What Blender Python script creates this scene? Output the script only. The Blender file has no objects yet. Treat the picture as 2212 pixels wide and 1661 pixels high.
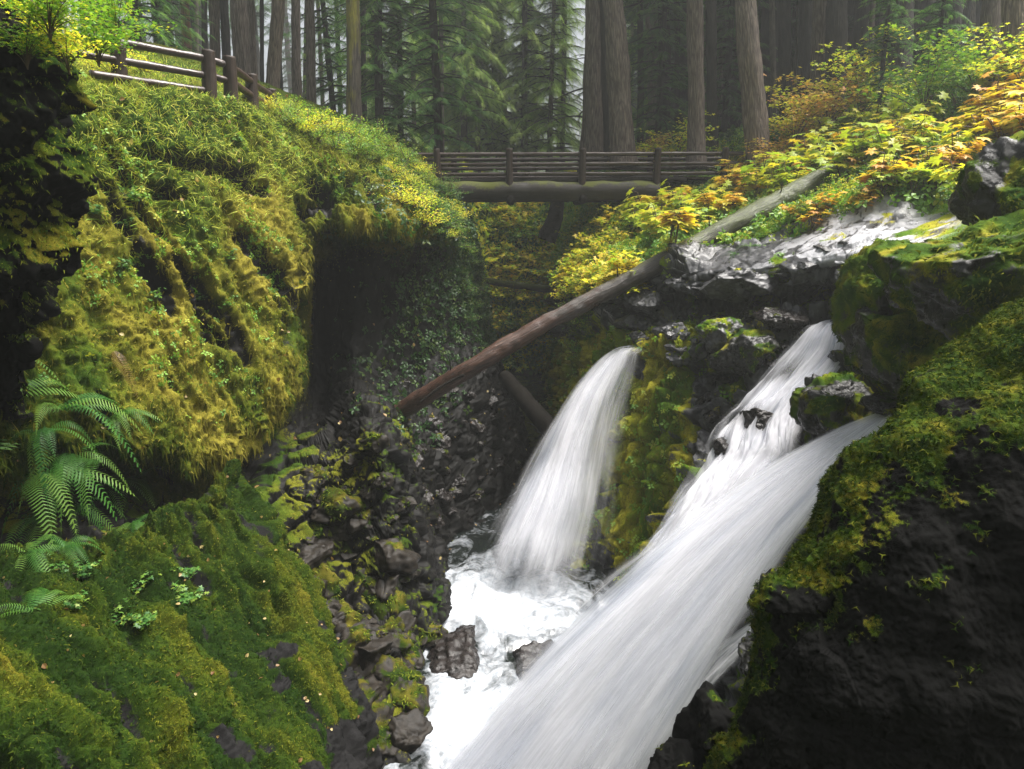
import bpy, math, random
import numpy as np
from mathutils import Vector

random.seed(5)
RNG = np.random.default_rng(11)
C = bpy.context.scene.collection
PI = math.pi

# ------------------------------------------------------------------ camera
FP = 1475.0                      # focal length in pixels of a 2212 px wide frame
PITCH = math.atan(350.5 / FP)
CP, SP = math.cos(PITCH), math.sin(PITCH)
cam = bpy.data.cameras.new('camera')
cam.sensor_width = 36.0
cam.lens = 36.0 * FP / 2212.0
cam.clip_start = 0.05
cam.clip_end = 1000
camo = bpy.data.objects.new('camera', cam)
C.objects.link(camo)
camo.location = (0, 0, 0)
camo.rotation_euler = (PI / 2 - PITCH, 0, 0)
bpy.context.scene.camera = camo


def P(u, v, Y):
    a = (u - 1106.0) / FP
    b = (v - 830.5) / FP
    dy = CP - b * SP
    dz = -SP - b * CP
    return np.array((a / dy * Y, Y, dz / dy * Y))


def proj(p):
    p = np.atleast_2d(p)
    d = p[:, 1] * CP - p[:, 2] * SP
    d = np.where(d < 0.05, 0.05, d)
    u = 1106 + FP * p[:, 0] / d
    v = 830.5 - FP * (p[:, 1] * SP + p[:, 2] * CP) / d
    return u, v, d


# ------------------------------------------------------------------ noise
def _h(ix, iy, iz, s):
    x = (ix.astype(np.int64) * 374761393 + iy.astype(np.int64) * 668265263 + iz.astype(np.int64) * 2147483647 + s * 1274126177) & 0xffffffff
    x = ((x ^ (x >> 13)) * 1274126177) & 0xffffffff
    x = ((x ^ (x >> 16)) * 2246822519) & 0xffffffff
    return (x ^ (x >> 15)) & 0xffffffff


_G = np.array([(1,1,0),(-1,1,0),(1,-1,0),(-1,-1,0),(1,0,1),(-1,0,1),(1,0,-1),(-1,0,-1),(0,1,1),(0,-1,1),(0,1,-1),(0,-1,-1),(1,1,0),(-1,1,0),(0,-1,1),(0,-1,-1)], float)


def perlin(p, s=0):
    f = np.floor(p)
    i = f.astype(np.int64)
    t = p - f
    w = t * t * t * (t * (t * 6 - 15) + 10)
    out = 0
    for a in (0, 1):
        for b in (0, 1):
            for c in (0, 1):
                g = _G[_h(i[:, 0] + a, i[:, 1] + b, i[:, 2] + c, s) & 15]
                d = g[:, 0] * (t[:, 0] - a) + g[:, 1] * (t[:, 1] - b) + g[:, 2] * (t[:, 2] - c)
                wa = w[:, 0] if a else 1 - w[:, 0]
                wb = w[:, 1] if b else 1 - w[:, 1]
                wc = w[:, 2] if c else 1 - w[:, 2]
                out = out + d * wa * wb * wc
    return out


def fbm(p, sc, octv=4, s=0, gain=0.5):
    o = 0
    a = 1.0
    q = p / sc
    for k in range(octv):
        o = o + a * perlin(q + 17.3 * k, s + k)
        a *= gain
        q = q * 2.03
    return o


def worley(p, s=0):
    """returns F1, F2, per-cell random and a per-cell tilted plane value"""
    f = np.floor(p)
    i = f.astype(np.int64)
    n = len(p)
    F1 = np.full(n, 9.0); F2 = np.full(n, 9.0)
    R = np.zeros(n); T = np.zeros(n)
    for a in (-1, 0, 1):
        for b in (-1, 0, 1):
            for c in (-1, 0, 1):
                cx, cy, cz = i[:, 0] + a, i[:, 1] + b, i[:, 2] + c
                h1 = _h(cx, cy, cz, s); h2 = _h(cx, cy, cz, s + 7); h3 = _h(cx, cy, cz, s + 13)
                fx = cx + (h1 & 1023) / 1023.0; fy = cy + (h2 & 1023) / 1023.0; fz = cz + (h3 & 1023) / 1023.0
                dx, dy, dz = p[:, 0] - fx, p[:, 1] - fy, p[:, 2] - fz
                d = np.sqrt(dx * dx + dy * dy + dz * dz)
                r = ((h1 >> 12) & 1023) / 1023.0
                tl = dx * (((h2 >> 12) & 255) / 127.5 - 1) + dy * (((h3 >> 12) & 255) / 127.5 - 1) + dz * (((h1 >> 22) & 255) / 127.5 - 1)
                m = d < F1
                F2 = np.where(m, F1, np.minimum(F2, d))
                R = np.where(m, r, R); T = np.where(m, tl, T)
                F1 = np.where(m, d, F1)
    return F1, F2, R, T


def sstep(a, b, x):
    t = np.clip((x - a) / (b - a), 0, 1)
    return t * t * (3 - 2 * t)


def aniso(p, g, s):
    g = np.asarray(g, float); g = g / np.linalg.norm(g)
    return p - np.outer(p @ g, g) * (1 - 1.0 / s)


# ------------------------------------------------------------------ mesh helpers
def mesh(name, V, Fs, mat=None, parent=None, smooth=True, attrs=None, loc=None, mat2=None, nmat2=0):
    V = np.asarray(V, np.float32)
    if not isinstance(Fs, list):
        Fs = [Fs]
    Fs = [np.asarray(f, np.int32) for f in Fs if len(f)]
    me = bpy.data.meshes.new(name)
    me.vertices.add(len(V))
    me.vertices.foreach_set('co', V.ravel())
    idx = np.concatenate([f.ravel() for f in Fs])
    tot = np.concatenate([np.full(len(f), f.shape[1], np.int32) for f in Fs])
    st = np.concatenate([[0], np.cumsum(tot)[:-1]]).astype(np.int32)
    me.loops.add(len(idx))
    me.loops.foreach_set('vertex_index', idx)
    me.polygons.add(len(tot))
    me.polygons.foreach_set('loop_start', st)
    me.polygons.foreach_set('use_smooth', np.full(len(tot), smooth, bool))
    if attrs:
        for k, a in attrs.items():
            a = np.asarray(a, np.float32)
            if a.ndim == 1:
                at = me.attributes.new(k, 'FLOAT', 'POINT'); at.data.foreach_set('value', a)
            else:
                at = me.attributes.new(k, 'FLOAT_VECTOR', 'POINT'); at.data.foreach_set('vector', a.ravel())
    me.update(calc_edges=True)
    if mat:
        me.materials.append(mat)
    if mat2:
        me.materials.append(mat2)
        mi = np.zeros(len(tot), np.int32); mi[len(tot) - nmat2:] = 1
        me.polygons.foreach_set('material_index', mi)
    o = bpy.data.objects.new(name, me)
    C.objects.link(o)
    if parent is not None:
        o.parent = parent
    if loc is not None:
        o.location = loc
    return o


def tag(o, label=None, cat=None, group=None, kind=None):
    if label: o['label'] = label
    if cat: o['category'] = cat
    if group: o['group'] = group
    if kind: o['kind'] = kind
    return o


def empty(name, loc, rz=0.0):
    o = bpy.data.objects.new(name, None)
    C.objects.link(o)
    o.location = tuple(loc)
    o.rotation_euler = (0, 0, rz)
    o.empty_display_size = 0.1
    return o


def copy_tree(o):
    c = o.copy(); C.objects.link(c)
    for ch in list(o.children):
        d = ch.copy(); C.objects.link(d); d.parent = c
    return c


def cat(parts):
    """join (V, F[, tint]) pieces of equal polygon size"""
    Vs, Fs, Ts = [], [], []
    n = 0
    for q in parts:
        V, F_ = q[0], q[1]
        Vs.append(V); Fs.append(np.asarray(F_) + n); n += len(V)
        Ts.append(q[2] if len(q) > 2 else np.zeros(len(V)))
    return np.concatenate(Vs), np.concatenate(Fs), np.concatenate(Ts)


def inst(tv, tf, M, T, tint=None):
    n, k = len(T), len(tv)
    V = np.einsum('nij,kj->nki', M, tv) + T[:, None, :]
    F_ = tf[None] + (np.arange(n) * k)[:, None, None]
    V = V.reshape(-1, 3); F_ = F_.reshape(-1, tf.shape[1])
    t = np.repeat(tint if tint is not None else RNG.random(n), k)
    return V, F_, t


def nrm(a):
    return a / np.maximum(np.linalg.norm(a, axis=-1, keepdims=True), 1e-9)


def frames(d, up=None, scale=None, roll=None):
    """matrices whose X = d, Z ~ up"""
    d = nrm(np.asarray(d, float))
    if up is None:
        up = np.tile((0, 0, 1.0), (len(d), 1))
    y = nrm(np.cross(up, d) + 1e-6)
    z = nrm(np.cross(d, y))
    if roll is not None:
        c, s = np.cos(roll)[:, None], np.sin(roll)[:, None]
        y, z = y * c + z * s, z * c - y * s
    M = np.stack([d, y, z], axis=-1)
    if scale is not None:
        M = M * np.asarray(scale)[:, None, None]
    return M


def tube(pts, rad, seg=8, cap=True, jit=0.0, seed=0):
    pts = np.asarray(pts, float); n = len(pts)
    rad = np.broadcast_to(np.asarray(rad, float), (n,))
    t = np.gradient(pts, axis=0); t = nrm(t)
    ref = np.array((0, 0, 1.0)) if abs(t[0, 2]) < 0.8 else np.array((1.0, 0, 0))
    a = nrm(np.cross(t, ref)); b = np.cross(t, a)
    th = np.arange(seg) / seg * 2 * PI
    V = pts[:, None] + rad[:, None, None] * (a[:, None] * np.cos(th)[None, :, None] + b[:, None] * np.sin(th)[None, :, None])
    V = V.reshape(-1, 3)
    if jit:
        q = (V - np.repeat(pts, seg, 0))
        V = V + nrm(q) * (fbm(V, .9, 3, seed) * jit + fbm(V, .12, 2, seed) * min(jit, .01))[:, None]
    i = np.arange(n - 1)[:, None] * seg; j = np.arange(seg)[None]
    A = i + j; B = i + (j + 1) % seg
    F_ = np.stack([A, B, B + seg, A + seg], -1).reshape(-1, 4)
    if cap:
        c0, c1 = len(V), len(V) + 1
        V = np.vstack([V, pts[0], pts[-1]])
        jj = np.arange(seg); kk = (jj + 1) % seg
        e = (n - 1) * seg
        # quads with a repeated centre vertex are avoided: fans of tris returned as degenerate-free quads
        F2 = np.stack([np.full(seg, c0), kk, jj], -1)
        F3 = np.stack([np.full(seg, c1), e + jj, e + kk], -1)
        return V, F_, np.vstack([F2, F3])
    return V, F_, None


def tubes(list_):
    """many tubes in one mesh: returns V, [quads, tris]"""
    Vs, Q, T = [], [], []
    n = 0
    for V, q, t in list_:
        Vs.append(V); Q.append(q + n)
        if t is not None: T.append(t + n)
        n += len(V)
    fs = [np.concatenate(Q)]
    if T: fs.append(np.concatenate(T))
    return np.concatenate(Vs), fs


def catmull(A, n):
    """A [R,...] -> [n,...] Catmull-Rom along axis 0"""
    R = len(A)
    x = np.linspace(0, R - 1, n)
    i = np.clip(x.astype(int), 0, R - 2)
    t = (x - i).reshape((-1,) + (1,) * (A.ndim - 1))
    p1 = A[i]; p2 = A[i + 1]
    p0 = np.where((i == 0).reshape(t.shape), 2 * p1 - p2, A[np.maximum(i - 1, 0)])
    p3 = np.where((i == R - 2).reshape(t.shape), 2 * p2 - p1, A[np.minimum(i + 2, R - 1)])
    m1 = (p2 - p0) * 0.42; m2 = (p3 - p1) * 0.42
    t2, t3 = t * t, t * t * t
    return (2*t3 - 3*t2 + 1) * p1 + (t3 - 2*t2 + t) * m1 + (-2*t3 + 3*t2) * p2 + (t3 - t2) * m2


def net(rows, nr, nc):
    A = np.array([[P(*q) for q in r] for r in rows])
    G = catmull(A, nr)
    G = catmull(np.swapaxes(G, 0, 1), nc)
    return np.swapaxes(G, 0, 1)


def gfaces(nr, nc):
    i = np.arange(nr - 1)[:, None] * nc; j = np.arange(nc - 1)[None]
    a = i + j
    return np.stack([a, a + nc, a + nc + 1, a + 1], -1).reshape(-1, 4)


def gnormals(G):
    du = np.gradient(G, axis=0); dv = np.gradient(G, axis=1)
    return nrm(np.cross(du, dv))


class Surf:
    """a displaced grid that can be probed from a picture position"""
    def __init__(s, G, flip=False):
        s.G = G
        s.flip = flip
        s.n = gnormals(G) * (-1 if flip else 1)

    def push(s, d):
        s.G = s.G + s.n * d.reshape(s.G.shape[:2])[..., None]
        s.n = gnormals(s.G) * (-1 if s.flip else 1)

    def pts(s):
        return s.G.reshape(-1, 3)

    def cache(s):
        s.u, s.v, s.d = proj(s.pts())

    def hit(s, u, v, r=14):
        m = (np.abs(s.u - u) < r) & (np.abs(s.v - v) < r)
        if not m.any():
            k = np.argmin((s.u - u) ** 2 + (s.v - v) ** 2)
        else:
            ix = np.where(m)[0]
            dd = s.d[ix]
            near = ix[dd < dd.min() + 0.5]
            k = near[np.argmin((s.u[near] - u) ** 2 + (s.v[near] - v) ** 2)]
        return s.pts()[k], s.n.reshape(-1, 3)[k]

    def sample(s, n, w=None):
        """n random points weighted by cell area * weight (per vertex)"""
        G = s.G
        e1 = G[1:, :-1] - G[:-1, :-1]; e2 = G[:-1, 1:] - G[:-1, :-1]
        ar = np.linalg.norm(np.cross(e1, e2), axis=-1)
        if w is not None:
            ar = ar * w.reshape(G.shape[:2])[:-1, :-1]
        p = ar.ravel(); p = p / p.sum()
        k = RNG.choice(len(p), n, p=p)
        i, j = np.divmod(k, G.shape[1] - 1)
        a, b = RNG.random((2, n, 1))
        pos = G[i, j] + a * e1[i, j] + b * e2[i, j]
        return pos, s.n[i, j], (i, j)


# ------------------------------------------------------------------ materials
def newmat(name):
    m = bpy.data.materials.new(name); m.use_nodes = True
    nt = m.node_tree; nt.nodes.clear()
    out = nt.nodes.new('ShaderNodeOutputMaterial')
    return m, nt, out


def N(nt, t, **kw):
    n = nt.nodes.new(t)
    for k, v in kw.items():
        if k.startswith('i_'):
            n.inputs[k[2:].replace('_', ' ')].default_value = v
        else:
            setattr(n, k, v)
    return n


def ramp(nt, fac, stops, interp='LINEAR'):
    r = nt.nodes.new('ShaderNodeValToRGB')
    r.color_ramp.interpolation = interp
    e = r.color_ramp.elements
    while len(e) < len(stops): e.new(0.5)
    for k, (p, c) in enumerate(stops):
        e[k].position = p
        e[k].color = (c[0], c[1], c[2], 1) if not isinstance(c, (int, float)) else (c, c, c, 1)
    nt.links.new(fac, r.inputs[0])
    return r.outputs[0]


def mix(nt, fac, a, b, mode='MIX'):
    m = nt.nodes.new('ShaderNodeMix'); m.data_type = 'RGBA'; m.blend_type = mode
    for sock, v in ((m.inputs[0], fac), (m.inputs[6], a), (m.inputs[7], b)):
        if hasattr(v, 'is_linked'): nt.links.new(v, sock)
        elif isinstance(v, (int, float)): sock.default_value = v
        else: sock.default_value = (v[0], v[1], v[2], 1)
    return m.outputs[2]


def math_(nt, op, a, b=None, clamp=False):
    m = nt.nodes.new('ShaderNodeMath'); m.operation = op; m.use_clamp = clamp
    for k, v in enumerate((a, b)):
        if v is None: continue
        if hasattr(v, 'is_linked'): nt.links.new(v, m.inputs[k])
        else: m.inputs[k].default_value = v
    return m.outputs[0]


def noise(nt, vec, scale, detail=4, rough=0.55, dist=0.0):
    n = N(nt, 'ShaderNodeTexNoise', i_Scale=scale, i_Detail=detail, i_Roughness=rough, i_Distortion=dist)
    if vec is not None: nt.links.new(vec, n.inputs['Vector'])
    return n.outputs[0]


def mapping(nt, vec, scale=(1, 1, 1), rot=(0, 0, 0)):
    m = N(nt, 'ShaderNodeMapping'); m.inputs['Scale'].default_value = scale; m.inputs['Rotation'].default_value = rot
    nt.links.new(vec, m.inputs['Vector'])
    return m.outputs[0]


def bump(nt, h, strength=0.5, dist=0.02, normal=None):
    b = N(nt, 'ShaderNodeBump'); b.inputs['Strength'].default_value = strength; b.inputs['Distance'].default_value = dist
    nt.links.new(h, b.inputs['Height'])
    if normal is not None: nt.links.new(normal, b.inputs['Normal'])
    return b.outputs[0]


def attr(nt, name):
    a = N(nt, 'ShaderNodeAttribute'); a.attribute_name = name
    return a.outputs['Fac']


def princ(nt, out, color, rough=0.6, normal=None, spec=0.5, coat=0.0):
    p = N(nt, 'ShaderNodeBsdfPrincipled')
    if hasattr(color, 'is_linked'): nt.links.new(color, p.inputs['Base Color'])
    else: p.inputs['Base Color'].default_value = (*color, 1)
    if hasattr(rough, 'is_linked'): nt.links.new(rough, p.inputs['Roughness'])
    else: p.inputs['Roughness'].default_value = rough
    p.inputs['Specular IOR Level'].default_value = spec
    p.inputs['Coat Weight'].default_value = coat
    if normal is not None: nt.links.new(normal, p.inputs['Normal'])
    if out is not None: nt.links.new(p.outputs[0], out.inputs[0])
    return p


def m_cliff(name, mossy, rock, wet=0.3, scale=1.0, spec=0.45):
    """attribute moss: 0 rock .. 1 moss; attribute tint: which moss"""
    m, nt, out = newmat(name)
    tc = N(nt, 'ShaderNodeTexCoord').outputs['Object']
    fine = noise(nt, tc, 26 * scale, 5, 0.7)
    mid = noise(nt, tc, 5 * scale, 4, 0.6)
    grain = noise(nt, tc, 90 * scale, 2, 0.6)
    t = math_(nt, 'ADD', attr(nt, 'tint'), math_(nt, 'MULTIPLY', math_(nt, 'SUBTRACT', fine, 0.5), 0.7))
    mc = ramp(nt, t, mossy)
    mc = mix(nt, 0.8, mc, ramp(nt, grain, [(0.35, (0.25, 0.3, 0.2)), (0.65, (1.4, 1.35, 1.2))]), 'MULTIPLY')
    rk = ramp(nt, mid, rock)
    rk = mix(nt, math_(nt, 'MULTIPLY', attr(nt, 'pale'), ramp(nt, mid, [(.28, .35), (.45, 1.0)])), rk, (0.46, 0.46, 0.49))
    rk = mix(nt, 0.5, rk, ramp(nt, fine, [(0.3, 0.5), (0.75, 1.3)]), 'MULTIPLY')
    a = math_(nt, 'ADD', attr(nt, 'moss'), math_(nt, 'MULTIPLY', math_(nt, 'SUBTRACT', fine, 0.5), 0.8))
    fac = ramp(nt, a, [(0.42, 0.0), (0.58, 1.0)])
    col = mix(nt, fac, rk, mc)
    ro = mix(nt, fac, ramp(nt, mid, [(0.3, wet), (0.75, min(1, wet + 0.35))]), (0.95, 0.95, 0.95))
    h = math_(nt, 'ADD', math_(nt, 'MULTIPLY', fine, 0.7), math_(nt, 'MULTIPLY', grain, 0.5))
    nb = bump(nt, h, 0.55, 0.02)
    p = princ(nt, out, col, 0.5, nb, 0.5)
    nt.links.new(ro, p.inputs['Roughness'])
    sp = mix(nt, fac, (spec, spec, spec), (0.08, 0.08, 0.08))
    nt.links.new(sp, p.inputs['Specular IOR Level'])
    return m


MOSS_GOLD = [(0.0, (0.022, 0.05, 0.005)), (0.35, (0.055, 0.08, 0.007)), (0.65, (0.105, 0.108, 0.011)), (1.0, (0.19, 0.165, 0.024))]
MOSS_GREEN = [(0.0, (0.022, 0.055, 0.006)), (0.4, (0.055, 0.10, 0.007)), (0.75, (0.12, 0.145, 0.010)), (1.0, (0.22, 0.20, 0.02))]
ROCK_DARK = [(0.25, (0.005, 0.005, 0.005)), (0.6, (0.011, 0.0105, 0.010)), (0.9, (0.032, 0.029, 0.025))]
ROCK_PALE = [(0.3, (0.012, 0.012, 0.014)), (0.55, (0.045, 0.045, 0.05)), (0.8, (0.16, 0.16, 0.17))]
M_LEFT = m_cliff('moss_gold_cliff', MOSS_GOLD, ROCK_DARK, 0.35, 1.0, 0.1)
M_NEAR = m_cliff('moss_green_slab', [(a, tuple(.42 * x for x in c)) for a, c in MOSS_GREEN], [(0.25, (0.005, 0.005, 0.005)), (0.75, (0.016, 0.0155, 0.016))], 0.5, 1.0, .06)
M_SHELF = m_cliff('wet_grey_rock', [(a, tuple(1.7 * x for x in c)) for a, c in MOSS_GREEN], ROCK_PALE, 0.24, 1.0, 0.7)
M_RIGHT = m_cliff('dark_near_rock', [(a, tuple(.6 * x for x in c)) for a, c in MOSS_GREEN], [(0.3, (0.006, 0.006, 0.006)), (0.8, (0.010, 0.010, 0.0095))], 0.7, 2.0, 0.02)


def m_leaf(name, stops, trans=0.35, rough=0.45, spec=0.4, vary=0.2):
    m, nt, out = newmat(name)
    oi = N(nt, 'ShaderNodeObjectInfo').outputs['Random']
    t = math_(nt, 'ADD', attr(nt, 'tint'), math_(nt, 'MULTIPLY', math_(nt, 'SUBTRACT', oi, 0.5), vary))
    col = ramp(nt, t, stops)
    p = princ(nt, None, col, rough, None, spec)
    tr = N(nt, 'ShaderNodeBsdfTranslucent')
    nt.links.new(mix(nt, 1.0, col, (1.25, 1.3, 0.7), 'MULTIPLY'), tr.inputs[0])
    mx = N(nt, 'ShaderNodeMixShader'); mx.inputs[0].default_value = trans
    nt.links.new(p.outputs[0], mx.inputs[1]); nt.links.new(tr.outputs[0], mx.inputs[2])
    nt.links.new(mx.outputs[0], out.inputs[0])
    return m


L_CONIFER = m_leaf('conifer_needles', [(0, (0.012, 0.045, 0.018)), (0.5, (0.03, 0.085, 0.03)), (1, (0.07, 0.13, 0.04))], 0.25, 0.6, 0.2)
L_CONMID = m_leaf('young_conifer_needles', [(0, (0.025, 0.085, 0.025)), (0.5, (0.07, 0.18, 0.045)), (1, (0.16, 0.28, 0.06))], 0.4, 0.6, 0.2)
L_CONLIGHT = m_leaf('mist_lit_conifer_needles', [(0, (0.11, 0.20, 0.045)), (0.5, (0.22, 0.36, 0.08)), (1, (0.36, 0.46, 0.12))], 0.45, 0.6, 0.2)  # bright misty light of the far wood is put into this needle colour
L_BIG = m_leaf('big_leaves_lime', [(0, (0.20, 0.36, 0.03)), (0.4, (0.42, 0.50, 0.04)), (0.75, (0.62, 0.56, 0.04)), (1, (0.65, 0.46, 0.05))], 0.4, 0.4, 0.4)
L_BIGY = m_leaf('big_leaves_yellow', [(0, (0.35, 0.38, 0.03)), (0.4, (0.6, 0.48, 0.04)), (0.8, (0.7, 0.42, 0.05)), (1, (0.38, 0.17, 0.04))], 0.4, 0.4, 0.4)
L_BIGO = m_leaf('big_leaves_orange', [(0, (0.7, 0.55, 0.05)), (0.4, (0.68, 0.40, 0.05)), (0.8, (0.42, 0.19, 0.05)), (1, (0.25, 0.1, 0.04))], 0.35, 0.45, 0.3)
L_BUSHG = m_leaf('bush_leaves_green', [(0, (0.07, 0.19, 0.025)), (0.6, (0.20, 0.36, 0.04)), (1, (0.4, 0.4, 0.04))])
L_BUSHY = m_leaf('bush_leaves_yellow', [(0, (0.26, 0.42, 0.04)), (0.5, (0.62, 0.62, 0.06)), (1, (0.75, 0.56, 0.08))], 0.5)
L_BUSHO = m_leaf('bush_leaves_russet', [(0, (0.36, 0.36, 0.05)), (0.5, (0.55, 0.34, 0.07)), (1, (0.5, 0.22, 0.08))])
L_DARKG = m_leaf('bush_leaves_dark', [(0, (0.03, 0.10, 0.02)), (0.6, (0.08, 0.19, 0.03)), (1, (0.2, 0.28, 0.04))])
L_IVY = m_leaf('trailing_leaves', [(0, (0.012, 0.04, 0.008)), (0.6, (0.03, 0.085, 0.015)), (1, (0.1, 0.14, 0.02))])
L_FERN = m_leaf('fern_green', [(0, (0.015, 0.07, 0.012)), (0.6, (0.045, 0.14, 0.02)), (1, (0.13, 0.22, 0.035))], 0.35, 0.5, 0.25)
L_FERNB = m_leaf('fern_brown', [(0, (0.16, 0.08, 0.035)), (.6, (0.3, 0.2, 0.07)), (1, (0.5, 0.42, 0.2))])
L_GRASS = m_leaf('grass_blades', [(0, (0.16, 0.28, 0.02)), (0.5, (0.34, 0.40, 0.04)), (1, (0.50, 0.46, 0.08))], 0.3, 0.6, 0.2)
L_MOSSG = m_leaf('moss_tuft_gold', MOSS_GOLD, 0.2, 0.9, 0.05)
L_MOSSN = m_leaf('slab_moss_tuft', [(0, (0.009, 0.026, 0.003)), (0.5, (0.033, 0.054, 0.005)), (1, (0.11, 0.115, 0.012))], 0.2, 0.9, 0.05)
L_MOSSR = m_leaf('moss_tuft_green', [(0, (0.02, 0.05, 0.005)), (0.5, (0.06, 0.095, 0.008)), (1, (0.18, 0.19, 0.02))], 0.2, 0.9, 0.05)


def m_bark(name, stops, moss=0.0, sc=1.0, rough=0.85, mosscol=(0.22, 0.2, 0.02)):
    m, nt, out = newmat(name)
    tc = N(nt, 'ShaderNodeTexCoord').outputs['Object']
    st = mapping(nt, tc, (8 * sc, 8 * sc, .75 * sc))
    n1 = noise(nt, st, 2.2, 6, 0.7, 0.6)
    n2 = noise(nt, mapping(nt, tc, (1, 1, 0.5)), 0.9, 4, 0.6)
    v = N(nt, 'ShaderNodeTexVoronoi'); v.feature = 'DISTANCE_TO_EDGE'; v.inputs['Scale'].default_value = 1.6
    nt.links.new(st, v.inputs['Vector'])
    cr = ramp(nt, v.outputs['Distance'], [(0.0, 0.25), (0.25, 1.0)])
    col = ramp(nt, n1, stops)
    col = mix(nt, 0.8, col, cr, 'MULTIPLY')
    oi = N(nt, 'ShaderNodeObjectInfo').outputs['Random']
    a = math_(nt, 'ADD', math_(nt, 'MULTIPLY', n2, 1.0), moss - 0.5)
    a = math_(nt, 'ADD', a, math_(nt, 'MULTIPLY', n1, 0.35))
    fac = ramp(nt, a, [(0.55, 0.0), (0.72, 1.0)])
    col = mix(nt, fac, col, mosscol)
    h = math_(nt, 'ADD', n1, v.outputs['Distance'])
    princ(nt, out, col, rough, bump(nt, h, 0.9, 0.06), 0.3)
    return m


B_GREY = m_bark('bark_grey', [(0.3, (0.07, 0.052, 0.042)), (0.55, (0.22, 0.175, 0.15)), (0.8, (0.38, 0.32, 0.28))], 0.12)
B_DARK = m_bark('bark_dark', [(0.3, (0.01, 0.008, 0.006)), (0.6, (0.032, 0.025, 0.02)), (0.85, (0.075, 0.058, 0.045))], 0.15)
B_RED = m_bark('bark_red', [(0.3, (0.09, 0.035, 0.02)), (0.6, (0.24, 0.1, 0.06)), (0.85, (0.34, 0.17, 0.11))], 0.0)
B_MOSS = m_bark('bark_mossy', [(0.3, (0.05, 0.04, 0.03)), (0.6, (0.12, 0.1, 0.08)), (0.85, (0.2, 0.17, 0.14))], 0.42)
B_MIDMOSS = m_bark('bark_half_mossy', [(0.3, (0.06, 0.045, 0.033)), (0.6, (0.18, 0.14, 0.11)), (0.85, (0.3, 0.24, 0.19))], 0.26, 1, 0.85, (0.12, 0.13, 0.025))


def m_wood(name, stops, axis=0, rough=0.45, moss=None, spec=0.5):
    m, nt, out = newmat(name)
    tc = N(nt, 'ShaderNodeTexCoord').outputs['Object']
    sc = [14, 14, 14]; sc[axis] = 0.9
    n1 = noise(nt, mapping(nt, tc, tuple(sc)), 1.5, 5, 0.65, 0.4)
    n2 = noise(nt, tc, 1.4, 4, 0.6)
    col = ramp(nt, n1, stops)
    if moss:
        gz = N(nt, 'ShaderNodeNewGeometry').outputs['Normal']
        z = N(nt, 'ShaderNodeSeparateXYZ'); nt.links.new(gz, z.inputs[0])
        a = math_(nt, 'ADD', math_(nt, 'MULTIPLY', z.outputs[2], 0.35), n2)
        a = math_(nt, 'ADD', a, math_(nt, 'MULTIPLY', noise(nt, tc, 20, 3), 0.25))
        col = mix(nt, ramp(nt, a, [(moss[0], 0.0), (moss[0] + 0.12, 1.0)]), col, moss[1])
    princ(nt, out, col, ramp(nt, n2, [(0.3, rough * 0.7), (0.7, min(1, rough * 1.4))]), bump(nt, n1, 0.6, 0.02), spec)
    return m


W_RAIL = m_wood('wet_dark_wood', [(0.3, (0.015, 0.009, 0.007)), (0.7, (0.055, 0.032, 0.024))], 0, 0.3)
W_POST = m_wood('post_wood', [(0.3, (0.012, 0.008, 0.006)), (0.7, (0.04, 0.025, 0.017))], 2, 0.6, None, 0.25)
W_GIRD = m_wood('girder_wood', [(0.3, (0.012, 0.01, 0.008)), (0.7, (0.035, 0.027, 0.02))], 0, 0.8, (0.77, (0.08, 0.09, 0.012)))
W_LOG = m_wood('fallen_log_wood', [(0.3, (0.012, 0.006, 0.004)), (0.5, (0.06, 0.024, 0.014)), (0.68, (0.15, 0.075, 0.05)), (0.8, (0.3, 0.24, 0.22))], 0, 0.3)
W_LOGG = m_wood('fallen_log_bark', [(0.25, (0.04, 0.035, 0.03)), (0.55, (0.14, 0.12, 0.11)), (0.8, (0.26, 0.24, 0.23))], 0, 0.6, (0.78, (0.17, 0.18, 0.02)))
W_MOSSLOG = m_wood('mossy_log_wood', [(0.25, (0.02, 0.018, 0.01)), (0.8, (0.06, 0.05, 0.02))], 0, 0.9, (0.6, (0.05, 0.065, 0.008)))
W_BLACK = m_wood('sodden_black_wood', [(0.25, (0.005, 0.0045, 0.004)), (0.8, (0.018, 0.015, 0.012))], 0, 0.75, None, 0.08)
W_TWIG = m_wood('twig_wood', [(0.25, (0.04, 0.025, 0.015)), (0.8, (0.12, 0.08, 0.05))], 2, 0.7)


def m_plain(name, c1, c2, scale, rough):
    m, nt, out = newmat(name)
    tc = N(nt, 'ShaderNodeTexCoord').outputs['Object']
    n = noise(nt, tc, scale, 5, 0.6)
    princ(nt, out, ramp(nt, n, [(0.3, c1), (0.7, c2)]), rough, bump(nt, n, 0.4, 0.05), 0.3)
    return m


M_GROUND = m_plain('forest_floor', (0.02, 0.035, 0.008), (0.06, 0.085, 0.02), 1.5, 0.9)

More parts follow.
